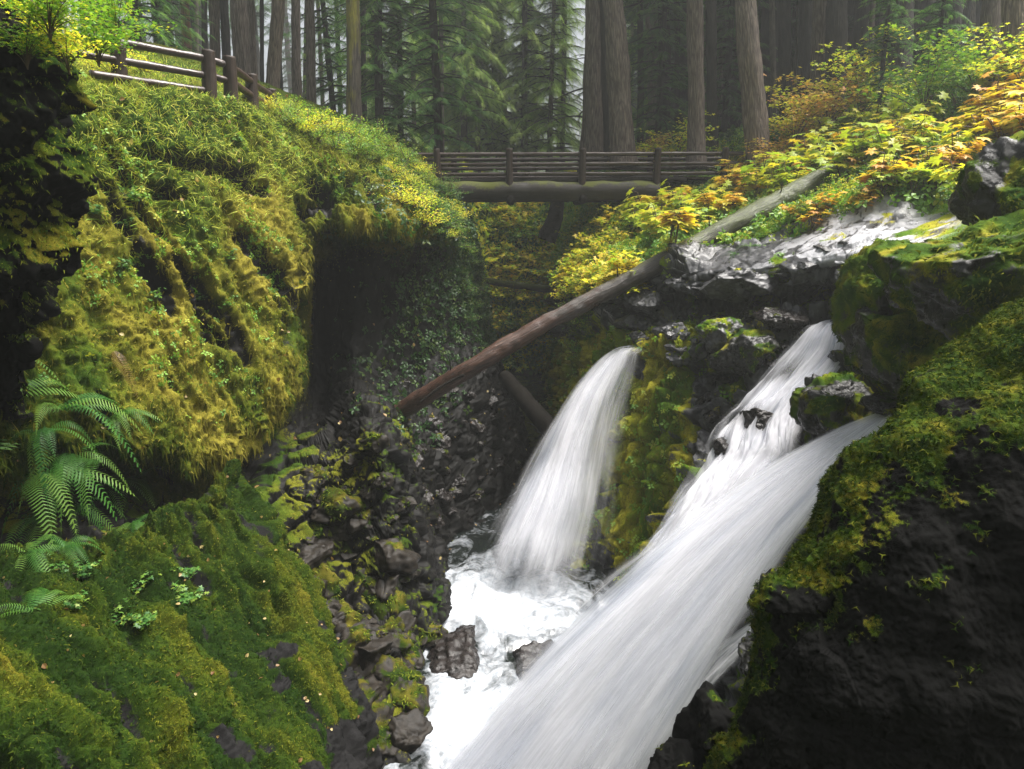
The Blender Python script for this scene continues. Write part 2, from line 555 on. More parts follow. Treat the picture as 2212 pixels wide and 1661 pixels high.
# water -------------------------------------------------------------
def m_fall(name, core, streak, edge, seed, blue=0.0):
    """silky falling water: uv attribute runs across (x) and along (y) the flow"""
    m, nt, out = newmat(name)
    a = N(nt, 'ShaderNodeAttribute'); a.attribute_name = 'flow'
    uv = a.outputs['Vector']
    n1 = noise(nt, mapping(nt, uv, (34, 0.6, 1)), 1.0, 5, 0.65)
    n2 = noise(nt, mapping(nt, uv, (130, 1.0, 1)), 1.0, 4, 0.65)
    n3 = noise(nt, mapping(nt, uv, (5, 0.9, 1)), 1.0, 3, 0.5)
    for q, ofs in ((n1, seed), (n2, seed * 2), (n3, seed * 3)):
        mp = q.node.inputs['Vector'].links[0].from_node
        mp.inputs['Location'].default_value = (ofs, ofs * 0.7, ofs * 1.3)
    s = math_(nt, 'ADD', math_(nt, 'MULTIPLY', n1, 0.34), math_(nt, 'MULTIPLY', n2, 0.08))
    s = math_(nt, 'ADD', s, math_(nt, 'MULTIPLY', n3, 0.68))         # about 0.55
    dens = attr(nt, 'dens')                                          # 0 edge .. 1 core
    al = math_(nt, 'ADD', math_(nt, 'MULTIPLY', dens, core), math_(nt, 'MULTIPLY', math_(nt, 'SUBTRACT', s, 0.55), streak))
    al = math_(nt, 'MULTIPLY', al, ramp(nt, dens, [(0.0, 0.0), (edge, 1.0)]), True)
    col = ramp(nt, s, [(0.40, (0.70, 0.74, 0.84)), (0.58, (0.95, 0.95, 0.99))])
    d = N(nt, 'ShaderNodeBsdfDiffuse'); nt.links.new(col, d.inputs[0])
    nt.links.new(bump(nt, s, 0.12, 0.04), d.inputs['Normal'])
    tr = N(nt, 'ShaderNodeBsdfTranslucent'); nt.links.new(col, tr.inputs[0])
    m1 = N(nt, 'ShaderNodeMixShader'); m1.inputs[0].default_value = 0.6
    nt.links.new(d.outputs[0], m1.inputs[1]); nt.links.new(tr.outputs[0], m1.inputs[2])
    tp = N(nt, 'ShaderNodeBsdfTransparent')
    m2 = N(nt, 'ShaderNodeMixShader')
    nt.links.new(al, m2.inputs[0]); nt.links.new(tp.outputs[0], m2.inputs[1]); nt.links.new(m1.outputs[0], m2.inputs[2])
    nt.links.new(m2.outputs[0], out.inputs[0])
    return m


def m_river():
    m, nt, out = newmat('river_water')
    tc = N(nt, 'ShaderNodeTexCoord').outputs['Object']
    foam = attr(nt, 'foam')
    n1 = noise(nt, mapping(nt, tc, (1.0, 0.75, 1)), 1.3, 6, 0.62, 1.6)
    n2 = noise(nt, tc, 7, 4, 0.6, 0.8)
    a = math_(nt, 'ADD', foam, math_(nt, 'MULTIPLY', math_(nt, 'SUBTRACT', n1, 0.5), 2.2))
    a = math_(nt, 'ADD', a, math_(nt, 'MULTIPLY', math_(nt, 'SUBTRACT', n2, 0.5), 0.35))
    f = ramp(nt, a, [(0.2, 0.0), (0.55, 0.45), (1.05, 1.0)])
    rp = noise(nt, mapping(nt, tc, (3, 1.2, 1)), 2.5, 3, 0.5, 0.5)
    w = princ(nt, None, (0.010, 0.013, 0.012), 0.1, bump(nt, rp, 0.35, 0.06), 0.5)
    d = princ(nt, None, ramp(nt, n2, [(0.3, (0.34, 0.38, 0.43)), (0.7, (0.60, 0.62, 0.66))]), 0.7, bump(nt, n1, 0.5, 0.1), 0.2)
    mx = N(nt, 'ShaderNodeMixShader')
    nt.links.new(f, mx.inputs[0]); nt.links.new(w.outputs[0], mx.inputs[1]); nt.links.new(d.outputs[0], mx.inputs[2])
    nt.links.new(mx.outputs[0], out.inputs[0])
    return m


M_RIVER = m_river()
ZW = -9.2

# ------------------------------------------------------------------ terrain: left wall
GR = P(600, 800, 14) - P(330, 330, 14.5)          # the grooves of the left wall run this way
L_rows = [
 [(-900,60,20), (-300,60,24), (300,90,26), (520,160,27), (660,215,28), (720,240,29), (790,265,30), (870,300,33), (960,330,38), (1020,330,56)],
 [(-900,100,11), (-200,150,13), (330,186,17.0), (520,222,18.8), (640,262,21), (700,278,22), (770,296,23), (865,335,26), (930,372,30), (1010,345,50)],
 [(-900,160,9), (-150,210,11), (290,262,14.6), (500,285,17), (650,312,19.3), (705,322,20.2), (765,335,21), (880,372,23.5), (955,402,28), (1015,400,46)],
 [(-800,400,8), (-150,450,10.2), (280,450,13.4), (480,450,15.2), (630,400,17.6), (705,385,18.6), (775,385,19.2), (905,412,22.5), (975,432,27.5), (1020,480,44)],
 [(-800,700,7.6), (-150,750,9.6), (270,720,12.2), (455,700,13.7), (615,600,15.8), (690,455,17.6), (800,440,18), (930,450,22), (995,470,27), (1030,560,43)],
 [(-800,950,7.4), (-100,980,9.4), (290,950,11.2), (425,1000,12.2), (600,850,14.2), (662,508,16.9), (805,492,17.3), (950,500,21.6), (1010,530,26.8), (1045,640,42)],
 [(-800,1000,8.2), (-50,1030,10.2), (330,1000,12.8), (455,1010,14.0), (650,830,17.2), (680,545,20.6), (820,520,20.5), (930,560,22.8), (1010,610,26.8), (1060,700,41)],
 [(-800,1100,8), (0,1120,10), (330,1100,12.4), (440,1090,13.6), (650,930,16.8), (690,850,19.4), (760,780,19.6), (890,800,21.5), (1020,700,26), (1075,760,40)],
 [(-800,1250,7.5), (100,1200,9.6), (380,1160,11.6), (520,1110,12.8), (680,1030,13.9), (740,985,14.3), (825,925,14.6), (930,960,19.4), (1050,780,25), (1090,800,39.5)],
 [(-700,1500,7), (150,1450,8.6), (450,1380,10.4), (640,1350,11.8), (800,1280,13.0), (815,1180,13.4), (880,1080,14.5), (950,1080,19), (1090,880,25), (1100,830,39)],
 [(-700,1850,6.5), (150,1800,7.6), (520,1800,8.8), (730,1780,9.4), (885,1650,10.2), (905,1480,12.4), (957,1290,14.9), (985,1190,18.4), (1135,990,25), (1115,855,38.5)],
 [(-600,2100,6.5), (200,2100,7.6), (620,2000,8.8), (800,1950,9.4), (940,1780,10.2), (945,1600,12), (985,1420,14.4), (1010,1280,18), (1160,1090,24.5), (1150,930,38)],
]
LW = Surf(net(L_rows, 620, 620))
def surf_dir(S, toward=(0, 0, 0)):
    """make normals face the camera side"""
    mid = S.G[S.G.shape[0] // 2, S.G.shape[1] // 2]; n = S.n[S.G.shape[0] // 2, S.G.shape[1] // 2]
    if np.dot(n, np.asarray(toward) - mid) < 0:
        S.flip = not S.flip; S.n = -S.n
surf_dir(LW)
p = LW.pts()
RI = np.repeat(np.arange(620) / 619 * 11, 620); CI = np.tile(np.arange(620) / 619 * 9, 620)
lower = sstep(5.6, 7.6, RI)                                  # rocky lower part of the wall
farp = sstep(6.2, 7.2, CI)
qa = aniso(p, GR, 6.0)
groove = fbm(qa, 0.75, 4, 3)
ridge = 1 - np.abs(fbm(aniso(p, GR, 5.0), 0.42, 3, 9)) * 2.2
lump = fbm(p, 0.30, 4, 5, 0.6)
fine = fbm(p, 0.07, 2, 21)
d = (groove * 0.27 + ridge * 0.11 + lump * 0.10 + fine * 0.05 + fbm(p, .14, 2, 23) * .06) * (1 - 0.55 * lower)
F1, F2, R, T = worley(p / 0.75 + fbm(p, 0.8, 2, 31)[:, None] * 0.25, 4)
G1, G2, R2, T2 = worley(p / 0.28, 9)
crk = 1 - sstep(0, 0.13, F2 - F1)
blk = (R - 0.5) * 0.5 + T * 0.14 - 0.3 * crk + (R2 - 0.5) * 0.13 + T2 * 0.05 - 0.06 * (1 - sstep(0, 0.15, G2 - G1)) + fine * 0.02
rocky = np.maximum(lower, farp * sstep(5.0, 6.0, RI))
d = d * (1 - rocky) + (blk * 0.55 + lump * 0.06) * rocky
d *= sstep(0.0, 1.5, RI) * 0.85 + 0.15
d *= 1 - .6 * sstep(5.6, 6.0, RI) * (1 - sstep(7.0, 7.8, RI))
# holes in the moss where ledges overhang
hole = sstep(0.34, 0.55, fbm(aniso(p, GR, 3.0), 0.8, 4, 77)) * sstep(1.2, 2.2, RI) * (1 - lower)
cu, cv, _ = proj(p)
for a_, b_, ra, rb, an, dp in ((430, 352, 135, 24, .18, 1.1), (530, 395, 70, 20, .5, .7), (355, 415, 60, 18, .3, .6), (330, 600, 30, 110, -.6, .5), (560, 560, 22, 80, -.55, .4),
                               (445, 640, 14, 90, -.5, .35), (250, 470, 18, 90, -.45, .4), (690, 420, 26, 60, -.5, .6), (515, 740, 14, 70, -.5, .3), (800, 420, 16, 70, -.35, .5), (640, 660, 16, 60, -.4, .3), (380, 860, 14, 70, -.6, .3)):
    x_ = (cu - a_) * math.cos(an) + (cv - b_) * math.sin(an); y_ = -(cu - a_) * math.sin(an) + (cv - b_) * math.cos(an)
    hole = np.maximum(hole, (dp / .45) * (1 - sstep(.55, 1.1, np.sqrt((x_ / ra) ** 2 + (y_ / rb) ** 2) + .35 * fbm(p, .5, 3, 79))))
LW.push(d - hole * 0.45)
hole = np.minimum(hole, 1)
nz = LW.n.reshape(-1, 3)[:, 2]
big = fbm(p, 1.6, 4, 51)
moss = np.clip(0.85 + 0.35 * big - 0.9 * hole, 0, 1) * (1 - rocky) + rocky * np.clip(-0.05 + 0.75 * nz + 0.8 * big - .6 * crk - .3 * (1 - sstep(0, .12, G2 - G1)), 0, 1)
pu, pv, _ = proj(LW.pts())
moss = moss * (1 - 0.85 * farp * sstep(6.0, 7.4, RI))
moss = moss * (1 - 0.9 * sstep(6.0, 6.4, RI) * (1 - sstep(7.2, 7.8, RI)) * sstep(4.0, 4.6, CI))  # moss dropped under the overhang, putting the recess's shade into the colour
tintL = np.clip(0.50 + 0.9 * fbm(aniso(p, GR, 2.0), 1.3, 4, 61) + 0.25 * (groove), 0, 1)
tintL = tintL * (1 - 0.45 * (1 - sstep(1.8, 3.0, RI))) * (1 - .35 * lower)
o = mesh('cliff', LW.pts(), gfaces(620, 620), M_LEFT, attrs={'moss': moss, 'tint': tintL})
tag(o, kind='structure'); LW.cache(); LW.moss = moss

# near slab, lower left
S_rows = [
 [(500,1020,13), (560,1080,12.4), (630,1200,11.9), (700,1340,11.2), (760,1480,10.5), (820,1700,9.4), (850,1900,8.9)],
 [(492,1010,12), (510,1050,11.4), (590,1190,10.7), (655,1310,10.1), (705,1440,9.4), (772,1668,8.3), (800,1850,7.9)],
 [(420,1060,11), (440,1130,10.3), (490,1260,9.4), (545,1390,8.8), (600,1500,8.1), (680,1690,7.3), (700,1880,7.0)],
 [(310,1120,10), (330,1190,9.1), (365,1310,8.2), (405,1430,7.5), (445,1550,6.9), (500,1720,6.3), (520,1900,6.1)],
 [(150,1180,9), (155,1250,7.9), (170,1360,6.9), (190,1470,6.3), (220,1590,5.8), (260,1730,5.4), (280,1930,5.1)],
 [(-60,1200,8), (-50,1290,6.8), (-40,1400,6.0), (-20,1510,5.5), (0,1620,5.1), (10,1750,4.8), (20,1930,4.5)],
 [(-500,1200,7), (-480,1300,5.9), (-460,1420,5.2), (-440,1540,4.8), (-420,1650,4.5), (-400,1780,4.2), (-380,1950,4.0)],
]
LS = Surf(net(S_rows, 420, 420)); surf_dir(LS)
p = LS.pts()
RI = np.repeat(np.arange(420) / 419 * 6, 420); CI = np.tile(np.arange(420) / 419 * 6, 420)
GS = P(560, 1560, 7.5) - P(400, 1280, 8.2)
qa = aniso(p, GS, 4.0)
gro = fbm(qa, 0.42, 4, 13, 0.55)
lump = fbm(p, 0.22, 4, 15, 0.6)
fine = fbm(p, 0.05, 2, 22)
F1, F2, R, T = worley(aniso(p, GS, 1.6) / 0.8, 14)
d = gro * 0.17 + fbm(aniso(p, GS, 8.0), .26, 4, 17) * .24 + lump * 0.05 + fine * 0.022 + (R - 0.5) * 0.16 + T * 0.08
hole = sstep(0.22, 0.5, fbm(aniso(p, GS, 1.8), 1.1, 3, 78))
LS.push(d - hole * 0.25)
big = fbm(qa, 0.8, 4, 52)
bare = sstep(1330, 1470, proj(p)[1] * 0.55 + proj(p)[0] * 0.85 - 60 + 320 * fbm(p, 0.8, 3, 5))
strk = fbm(aniso(p, GS, 8.0), .26, 4, 17)
mossS = np.clip(0.85 + .35 * (1 - sstep(1.8, 2.6, RI)) * (1 - sstep(3.2, 4.2, CI)) + 0.5 * big + 1.5 * np.minimum(strk + .12, 0) + .15 - 0.25 * hole - 1.3 * bare, 0, 1)
tintS = np.clip(0.14 + .5 * strk + 0.8 * fbm(aniso(p, GS, 4.0), 0.7, 4, 62) + 0.3 * np.exp(-((RI - 1.3) / 0.6) ** 2), 0, 1)
o = mesh('slab', LS.pts(), gfaces(420, 420), M_NEAR, attrs={'moss': mossS, 'tint': tintS})
tag(o, kind='structure'); LS.cache(); LS.moss = mossS

# dark buttress in the top left corner
B_rows = [[(-500, v, y), (-150, v, y - .3), (-20, v, y - .2), (60, v, y), (122 + e, v, y + .35), (130 + e, v + 10, y + 1.4), (115 + e, v + 10, y + 3.5)]
          for v, y, e in ((-300, 7.8, -60), (-80, 7.8, -40), (50, 7.7, -25), (150, 7.6, 0), (300, 7.6, 2), (450, 7.6, -2), (580, 7.7, -10), (680, 8.2, -60), (760, 9.2, -130), (900, 10, -200))]
BT = Surf(net(B_rows, 300, 220)); surf_dir(BT)
p = BT.pts()
F1, F2, R, T = worley(p / 0.8, 24)
BT.push(fbm(p, 0.8, 5, 33, 0.55) * 0.35 + (R - .5) * .2 + T * .12 + fbm(p, .08, 2, 4) * .03)
nz = BT.n.reshape(-1, 3)[:, 2]
mossB = np.clip(0.25 + 0.8 * nz + fbm(p, 0.7, 3, 34), 0, 1)
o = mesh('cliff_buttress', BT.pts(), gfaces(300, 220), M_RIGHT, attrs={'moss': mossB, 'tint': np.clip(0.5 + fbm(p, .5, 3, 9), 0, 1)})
tag(o, kind='structure'); BT.cache(); BT.moss = mossB

# ------------------------------------------------------------------ terrain: right bank
R_rows = [
 [(1290,335,52), (1310,338,38), (1420,342,33), (1530,342,32), (1650,338,31), (1810,290,29), (1960,228,28), (2110,180,26), (2320,120,24), (2750,40,22)],
 [(1235,420,50), (1260,430,33), (1390,465,27), (1500,455,26), (1620,430,25), (1760,385,23), (1900,340,22), (2050,310,20), (2260,290,17), (2620,280,14)],
 [(1210,560,48), (1230,575,30), (1340,612,21.6), (1440,556,20), (1560,532,19), (1720,495,18), (1880,452,17), (2060,446,15.5), (2220,440,13), (2480,420,11)],
 [(1205,620,47), (1222,650,29), (1345,650,20.6), (1432,600,19), (1520,596,17.8), (1670,590,16.5), (1800,566,15.4), (1900,566,13.8), (2080,560,11.6), (2330,600,10)],
 [(1200,680,46), (1215,700,28.5), (1345,684,21.1), (1430,650,19.5), (1530,640,18.9), (1670,650,17.9), (1790,640,17.2), (1880,660,15.2), (2060,680,12.2), (2330,700,10)],
 [(1196,720,45), (1212,740,28), (1335,706,20.5), (1415,700,18.8), (1500,700,17.8), (1620,740,16.6), (1750,705,15.9), (1850,765,14.4), (2020,800,11.9), (2280,850,9.6)],
 [(1190,760,44), (1208,790,27.8), (1320,762,20.0), (1400,765,18.3), (1488,790,17.1), (1560,880,15.9), (1680,890,14.7), (1770,935,13.1), (1960,900,11.1), (2220,950,9.2)],
 [(1185,800,42), (1205,860,27.6), (1262,900,19.7), (1372,1000,17.2), (1440,1020,16), (1490,1060,14.9), (1560,1070,13.7), (1640,1070,12.5), (1800,1110,10.7), (2030,1160,9.2)],
 [(1180,850,38), (1200,930,29.5), (1200,1135,19), (1335,1235,16.5), (1395,1310,15), (1440,1400,13.6), (1480,1500,12.2), (1510,1620,10.9), (1620,1780,9.4), (1820,1930,8.4)],
 [(1170,900,36), (1180,980,29), (1150,1230,18.7), (1290,1330,16.2), (1350,1420,14.7), (1400,1530,13.2), (1440,1660,11.8), (1470,1780,10.4), (1580,1950,9), (1780,2100,8)],
]
RB = Surf(net(R_rows, 560, 620)); surf_dir(RB)
p = RB.pts()
RI = np.repeat(np.arange(560) / 559 * 9, 620); CI = np.tile(np.arange(620) / 619 * 9, 560)
rocky = sstep(1.6, 2.1, RI)
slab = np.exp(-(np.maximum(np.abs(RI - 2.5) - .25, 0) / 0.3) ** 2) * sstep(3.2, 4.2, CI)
F1, F2, R, T = worley(aniso(p, (1, -.6, .3), 1.6) / 0.72 + fbm(p, 0.9, 2, 41)[:, None] * 0.2, 44)
G1, G2, R2, T2 = worley(p / 0.3, 49)
fine = fbm(p, 0.08, 3, 25)
blk = (R - .5) * .6 + T * .6 - .25 * (1 - sstep(0, .1, F2 - F1)) + (R2 - .5) * .13 + T2 * .16 - .05 * (1 - sstep(0, .12, G2 - G1)) + fine * .02
hang = aniso(p, (-.2, -.1, -1), 4.0)
curt = fbm(hang, 0.4, 4, 47)
col_ = np.exp(-((CI - 3.3) / 1.0) ** 2) * sstep(4.6, 5.4, RI)        # mossy column between the two falls
col_ = np.maximum(col_, (1 - sstep(2.3, 2.9, CI)) * sstep(4.5, 5.5, RI))
d = (fbm(p, 1.4, 4, 42) * 0.25) * (1 - rocky) + rocky * (blk * (1 - .93 * slab) * (1 - .6 * col_) + curt * .5 * col_ + fbm(p, .35, 3, 46) * .1 * (1 - .85 * slab))
cas = sstep(4.3, 5.2, CI) * sstep(5.4, 6.2, RI)                       # keep the bed of the cascades low
RB.push(d - cas * 0.35)
nz = RB.n.reshape(-1, 3)[:, 2]
big = fbm(p, 0.9, 4, 53)
mossR = (1 - rocky) * 0.9 + rocky * np.clip(0.0 + 0.35 * nz + 1.15 * big + 1.3 * col_ - 0.35 * slab - 0.3 * cas, 0, 1)
mossR = np.clip(mossR + 0.6 * sstep(6.6, 7.6, CI) * rocky * (nz > 0.1), 0, 1)
tintR = np.clip(0.5 + 0.8 * fbm(hang, 0.9, 3, 63) + .3 * col_, 0, 1)
wq = worley(aniso(p, (1, -.5, .1), 2.0) / .55 + fbm(p, .5, 3, 57)[:, None] * .35, 58)
wR = wq[2]; wF = wq[1] - wq[0]
o = mesh('bank', RB.pts(), gfaces(560, 620), M_SHELF, attrs={'moss': mossR, 'tint': tintR, 'pale': np.clip(slab * sstep(4.2, 5.4, CI) * sstep(.25, .45, wR) * sstep(.02, .07, wF) * (.65 + .5 * wR), 0, 1)})  # pale: light rock, with the wet ledge's sky reflection painted into its colour
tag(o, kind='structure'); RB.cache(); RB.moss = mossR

# near dark rock, right foreground
N_rows = [
 [(2700,300,8.5), (2430,520,8.2), (2260,660,7.8), (2110,790,7.5), (1980,930,7.2), (1870,1060,7), (1790,1200,6.8), (1720,1330,6.6), (1710,1430,6.5), (1700,1560,6.3), (1680,1750,6), (1680,1950,5.8)],
 [(2620,300,6.4), (2400,480,6.2), (2215,632,5.9), (2055,765,5.7), (1925,892,5.5), (1815,1020,5.3), (1745,1165,5.15), (1660,1290,5.0), (1642,1400,4.95), (1600,1480,4.9), (1560,1640,4.8), (1540,1850,4.7)],
 [(2700,430,5.3), (2450,600,5.2), (2270,740,5.0), (2110,860,4.9), (1985,970,4.8), (1880,1090,4.7), (1810,1230,4.6), (1730,1350,4.55), (1700,1450,4.5), (1660,1560,4.45), (1620,1700,4.4), (1600,1880,4.3)],
 [(2900,600,4.8), (2620,820,4.6), (2420,930,4.5), (2260,1030,4.4), (2130,1130,4.35), (2020,1240,4.3), (1940,1370,4.25), (1860,1480,4.2), (1820,1570,4.2), (1780,1680,4.15), (1740,1800,4.1), (1710,1950,4.05)],
 [(3200,900,4.3), (2900,1100,4.2), (2700,1200,4.1), (2520,1300,4.05), (2380,1380,4.0), (2260,1470,4.0), (2170,1560,3.95), (2080,1660,3.95), (2030,1740,3.9), (1980,1840,3.9), (1930,1960,3.85), (1880,2100,3.8)],
 [(3600,1300,4.0), (3300,1500,3.9), (3100,1600,3.85), (2900,1700,3.8), (2750,1780,3.8), (2620,1850,3.75), (2520,1930,3.75), (2420,2000,3.7), (2350,2060,3.7), (2280,2120,3.65), (2200,2200,3.6), (2100,2300,3.6)],
]
NR = Surf(net(N_rows, 360, 560)); surf_dir(NR)
p = NR.pts()
RI = np.repeat(np.arange(360) / 359 * 5, 560); CI = np.tile(np.arange(560) / 559 * 11, 360)
F1, F2, R, T = worley(aniso(p, (.2, 0, 1), 2.0) / 0.42, 71)
low = sstep(5.6, 7.5, CI)
d = fbm(p, 0.6, 4, 72, 0.42) * 0.14 + ((R - .5) * .10 + T * .10) * low + fbm(p, .045, 2, 5) * .014
NR.push(d)
nz = NR.n.reshape(-1, 3)[:, 2]
mossN = np.clip(0.74 - 0.36 * np.maximum(RI - 1.0, 0) + 0.4 * nz + 0.9 * fbm(p, 0.25, 4, 73) - 0.6 * low * sstep(1.2, 1.8, RI) - 0.25 * sstep(2.2, 3.2, RI) + .25 * (1 - sstep(2, 4, CI)), 0, 1)
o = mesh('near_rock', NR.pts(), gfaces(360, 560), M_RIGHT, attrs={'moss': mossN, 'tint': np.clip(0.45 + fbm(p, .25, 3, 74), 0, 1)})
tag(o, kind='structure'); NR.cache(); NR.moss = mossN

# forest floor out to the far side, with the gorge cut into it, and an unseen hill added behind the camera to block sky light
def hground(x, y):
    b = 1.2 + 0.04 * (y - 26) + np.where(x > 0, 0.16 * x + 0.14 * np.maximum(0, x - 8), 0.3 * np.maximum(0, -x - 1))
    b = np.where(x > 45, 0.16 * 45 + .14 * 37 + 1.2 + .04 * (y - 26) + (x - 45) * .05, b)
    b = np.where(x < -40, 1.2 + .04 * (y - 26) + 11.7 + (-x - 40) * .05, b)
    q = np.stack([x, y, 0 * x], -1)
    b = b + fbm(q, 6.0, 4, 91) * 0.8
    hw = 3.4 - 1.6 * sstep(29, 36, y); cx = .9 - .4 * sstep(29, 36, y)
    ch = (1 - sstep(hw, hw + 1.8, np.abs(x - cx))) * (1 - sstep(40, 47, y))
    b = b * (1 - ch) + (-11) * ch
    sink = (1 - sstep(27.5, 31, y)) * (1 - sstep(14, 24, np.abs(x))) * sstep(0.2, 2.0, y)
    b = b * (1 - sink) + (-12) * sink
    back = 1 - sstep(-2.5, 1.0, y)
    hb = -1.75 + np.maximum(0, -y - 1.5) * 1.5 + fbm(q, 3.0, 4, 92) * 0.5 * sstep(3, 6, -y)
    b = b * (1 - back) + np.minimum(hb, 24) * back
    return b
xs = np.concatenate([np.linspace(-160, -42, 30), np.linspace(-40, 40, 260), np.linspace(42, 160, 30)])
ys = np.concatenate([np.linspace(-60, -14, 16), np.linspace(-12, 62, 260), np.linspace(64, 180, 40)])
GX, GY = np.meshgrid(xs, ys, indexing='ij')
GZ = hground(GX.ravel(), GY.ravel())
o = mesh('ground', np.stack([GX.ravel(), GY.ravel(), GZ], -1), gfaces(len(xs), len(ys)), M_GROUND)
tag(o, kind='structure')
GS_ = Surf(np.stack([GX, GY, GZ.reshape(GX.shape)], -1)); GS_.cache()

# ------------------------------------------------------------------ water
nx, ny = 260, 520
X, Y = np.meshgrid(np.linspace(-7, 9, nx), np.linspace(7.5, 52, ny), indexing='ij')
q = np.stack([X.ravel(), Y.ravel(), 0 * X.ravel()], -1)
lf = P(1090, 1290, 15.2)[:2]; rf = P(1050, 1560, 11.2)[:2]
dl = np.hypot(q[:, 0] - lf[0] , q[:, 1] - lf[1]); dr = np.hypot(q[:, 0] - rf[0], q[:, 1] - rf[1])
foam = np.clip(np.maximum(1.35 - dl / 2.6, 1.1 - dr / 2.8), -0.2, 1.15)
foam = foam * .93
foam = np.maximum(foam, 0.12 * (1 - sstep(20, 27, q[:, 1])))
zz = ZW + fbm(q, 1.0, 4, 95) * (0.07 + 0.25 * np.clip(foam, 0, 1)) + 0.25 * np.clip(foam - .5, 0, 1) + fbm(q, .2, 2, 96) * .03 * np.clip(foam, .15, 1)
o = mesh('river', np.stack([q[:, 0], q[:, 1], zz], -1), gfaces(nx, ny), M_RIVER, attrs={'foam': foam})
tag(o, kind='structure')


def sheet(name, L, Rr, mats, layers, label, bulge=0.25, na=360, nc=140, fade0=0.02, fade1=0.85, densR=1.0, off=0.12, wob=0.06, prof=None):
    """a fall: several curved layers of water between two edge lines"""
    A, B = [catmull(q if isinstance(q, np.ndarray) else np.array([P(*k) for k in q]), na) for q in (L, Rr)]
    root = empty(name, tuple((A[0] + B[0]) / 2))
    org = (A[0] + B[0]) / 2
    for k in range(layers):
        s = np.linspace(0, 1, nc)
        G = A[:, None] * (1 - s)[None, :, None] + B[:, None] * s[None, :, None]
        n = gnormals(G)
        n = n * np.sign((n * (-G)).sum(-1, keepdims=True))
        t = np.linspace(0, 1, na)[:, None]
        w = np.sin(PI * s)[None] ** 0.6 * (0.15 + t * 0.85)
        G = G + n * (bulge * w)[..., None] + n * (off * (k - (layers - 1) / 2) * (0.2 + t))[..., None]
        fl = np.stack(np.broadcast_arrays(s[None] + 0.0 * t, t * 3.0, 0 * t), -1)
        ff = fl.reshape(-1, 3) * np.array((9.0, 1.3, 1)) + k * 5.1
        wv = fbm(ff, 1.0, 4, 100 + k).reshape(na, nc)
        G = G + n * (wv * wob * (0.3 + t))[..., None]
        e = np.minimum(s, (1 - s))[None] * 2
        ragged = 0.10 * fbm(np.stack([fl[..., 0].ravel() * 3, fl[..., 1].ravel() * 0.7, 0 * fl[..., 0].ravel() + k], -1), .5, 3, 120 + k).reshape(na, nc)
        den = sstep(0, 0.42, e + ragged * 1.0) * (sstep(0, fade0, t))
        den = den * (1 - (1 - densR) * sstep(0.45, 0.8, s[None])) 
        den = den * (1 - 0.9 * sstep(fade1, 1.0, t))
        if prof is not None: den = den * prof(s[None], t)
        mesh('water_sheet', G.reshape(-1, 3) - org, gfaces(na, nc), mats[k % len(mats)], root,
             attrs={'flow': fl.reshape(-1, 3), 'dens': den.ravel()})
    tag(root, label, 'waterfall')
    return root


FA = m_fall('fall_core', 1.05, 2.2, 0.5, 1.7)
FB = m_fall('fall_veil', 0.55, 2.6, 0.35, 5.3)
FD = m_fall('fall_broken', 0.85, 3.2, 0.35, 7.7)
FC = m_fall('fall_mist', 0.30, 2.2, 0.6, 9.1)

sheet('waterfall',
      [(1400,756,19.9), (1352,758,19.4), (1326,764,19.3), (1285,790,19.0), (1228,850,18.5), (1180,922,18.0), (1136,1000,17.5), (1092,1080,16.9), (1046,1160,16.4), (1014,1230,15.9), (985,1310,15.2)],
      [(1420,756,18.7), (1386,760,18.0), (1380,770,17.8), (1377,805,17.6), (1362,870,17.3), (1350,945,17.0), (1345,1020,16.7), (1340,1100,16.3), (1330,1180,15.9), (1318,1250,15.5), (1300,1320,14.9)],
      [FB, FA, FB, FC], 4, 'far arching plume of white water pouring left past the mossy rock column', bulge=0.35, off=0.14, densR=0.30, fade1=0.66, wob=.09)
sheet('waterfall',
      [(1800,700,16.6), (1745,712,15.4), (1690,762,15.3), (1640,820,15.1), (1600,872,14.9), (1548,925,14.6), (1515,990,14.2), (1480,1050,13.8), (1430,1130,13.4), (1370,1220,12.9), (1290,1330,12.4)],
      [(1880,700,15.6), (1838,708,14.6), (1832,770,14.1), (1790,830,13.8), (1745,880,13.5), (1728,930,13.2), (1725,985,12.7), (1690,1030,12.3), (1640,1100,11.9), (1560,1200,11.6), (1450,1320,11.4)],
      [FB, FD, FC, FB], 4, 'middle cascade tumbling over dark boulders between the other two falls', bulge=0.12, off=0.10, wob=0.22,
      prof=lambda s, t: np.clip(1.15 - .75 * np.exp(-((s - .3) / .22) ** 2 - ((t - .26) / .10) ** 2) - .8 * np.exp(-((s - .25) / .2) ** 2 - ((t - .45) / .05) ** 2) - .6 * np.exp(-((s - .8) / .15) ** 2 - ((t - .62) / .05) ** 2) + .25 * np.sin(t * 34 + s * 5) * (t < .8), .05, 1.2))
def arc(s, e, k, n=12):
    S_, E_ = P(*s), P(*e)
    t = np.linspace(0, 1, n)[:, None]
    q = S_ + (E_ - S_) * t
    q[:, 2:] = S_[2] + (E_[2] - S_[2]) * (k * t + (1 - k) * t * t)
    return q


sheet('waterfall', arc((1940,880,11.5), (860,1705,10.0), .30), arc((1940,893,10.4), (1300,1930,8.3), .60),
      [FA, FA, FB, FC], 4, 'broad near torrent of blurred white water rushing down from the right', bulge=0.12, off=0.12, na=420, nc=220, fade1=0.96, wob=.05)
sheet('waterfall', arc((1700,1290,9.9), (1180,1800,9.2), .55), arc((1690,1345,9.3), (1480,1600,9.0), .35),
      [FC, FB], 2, 'thin side veil of the near torrent pouring over the smooth dark rock', bulge=0.1, off=0.1, na=200, nc=90, fade1=0.8, wob=.08)

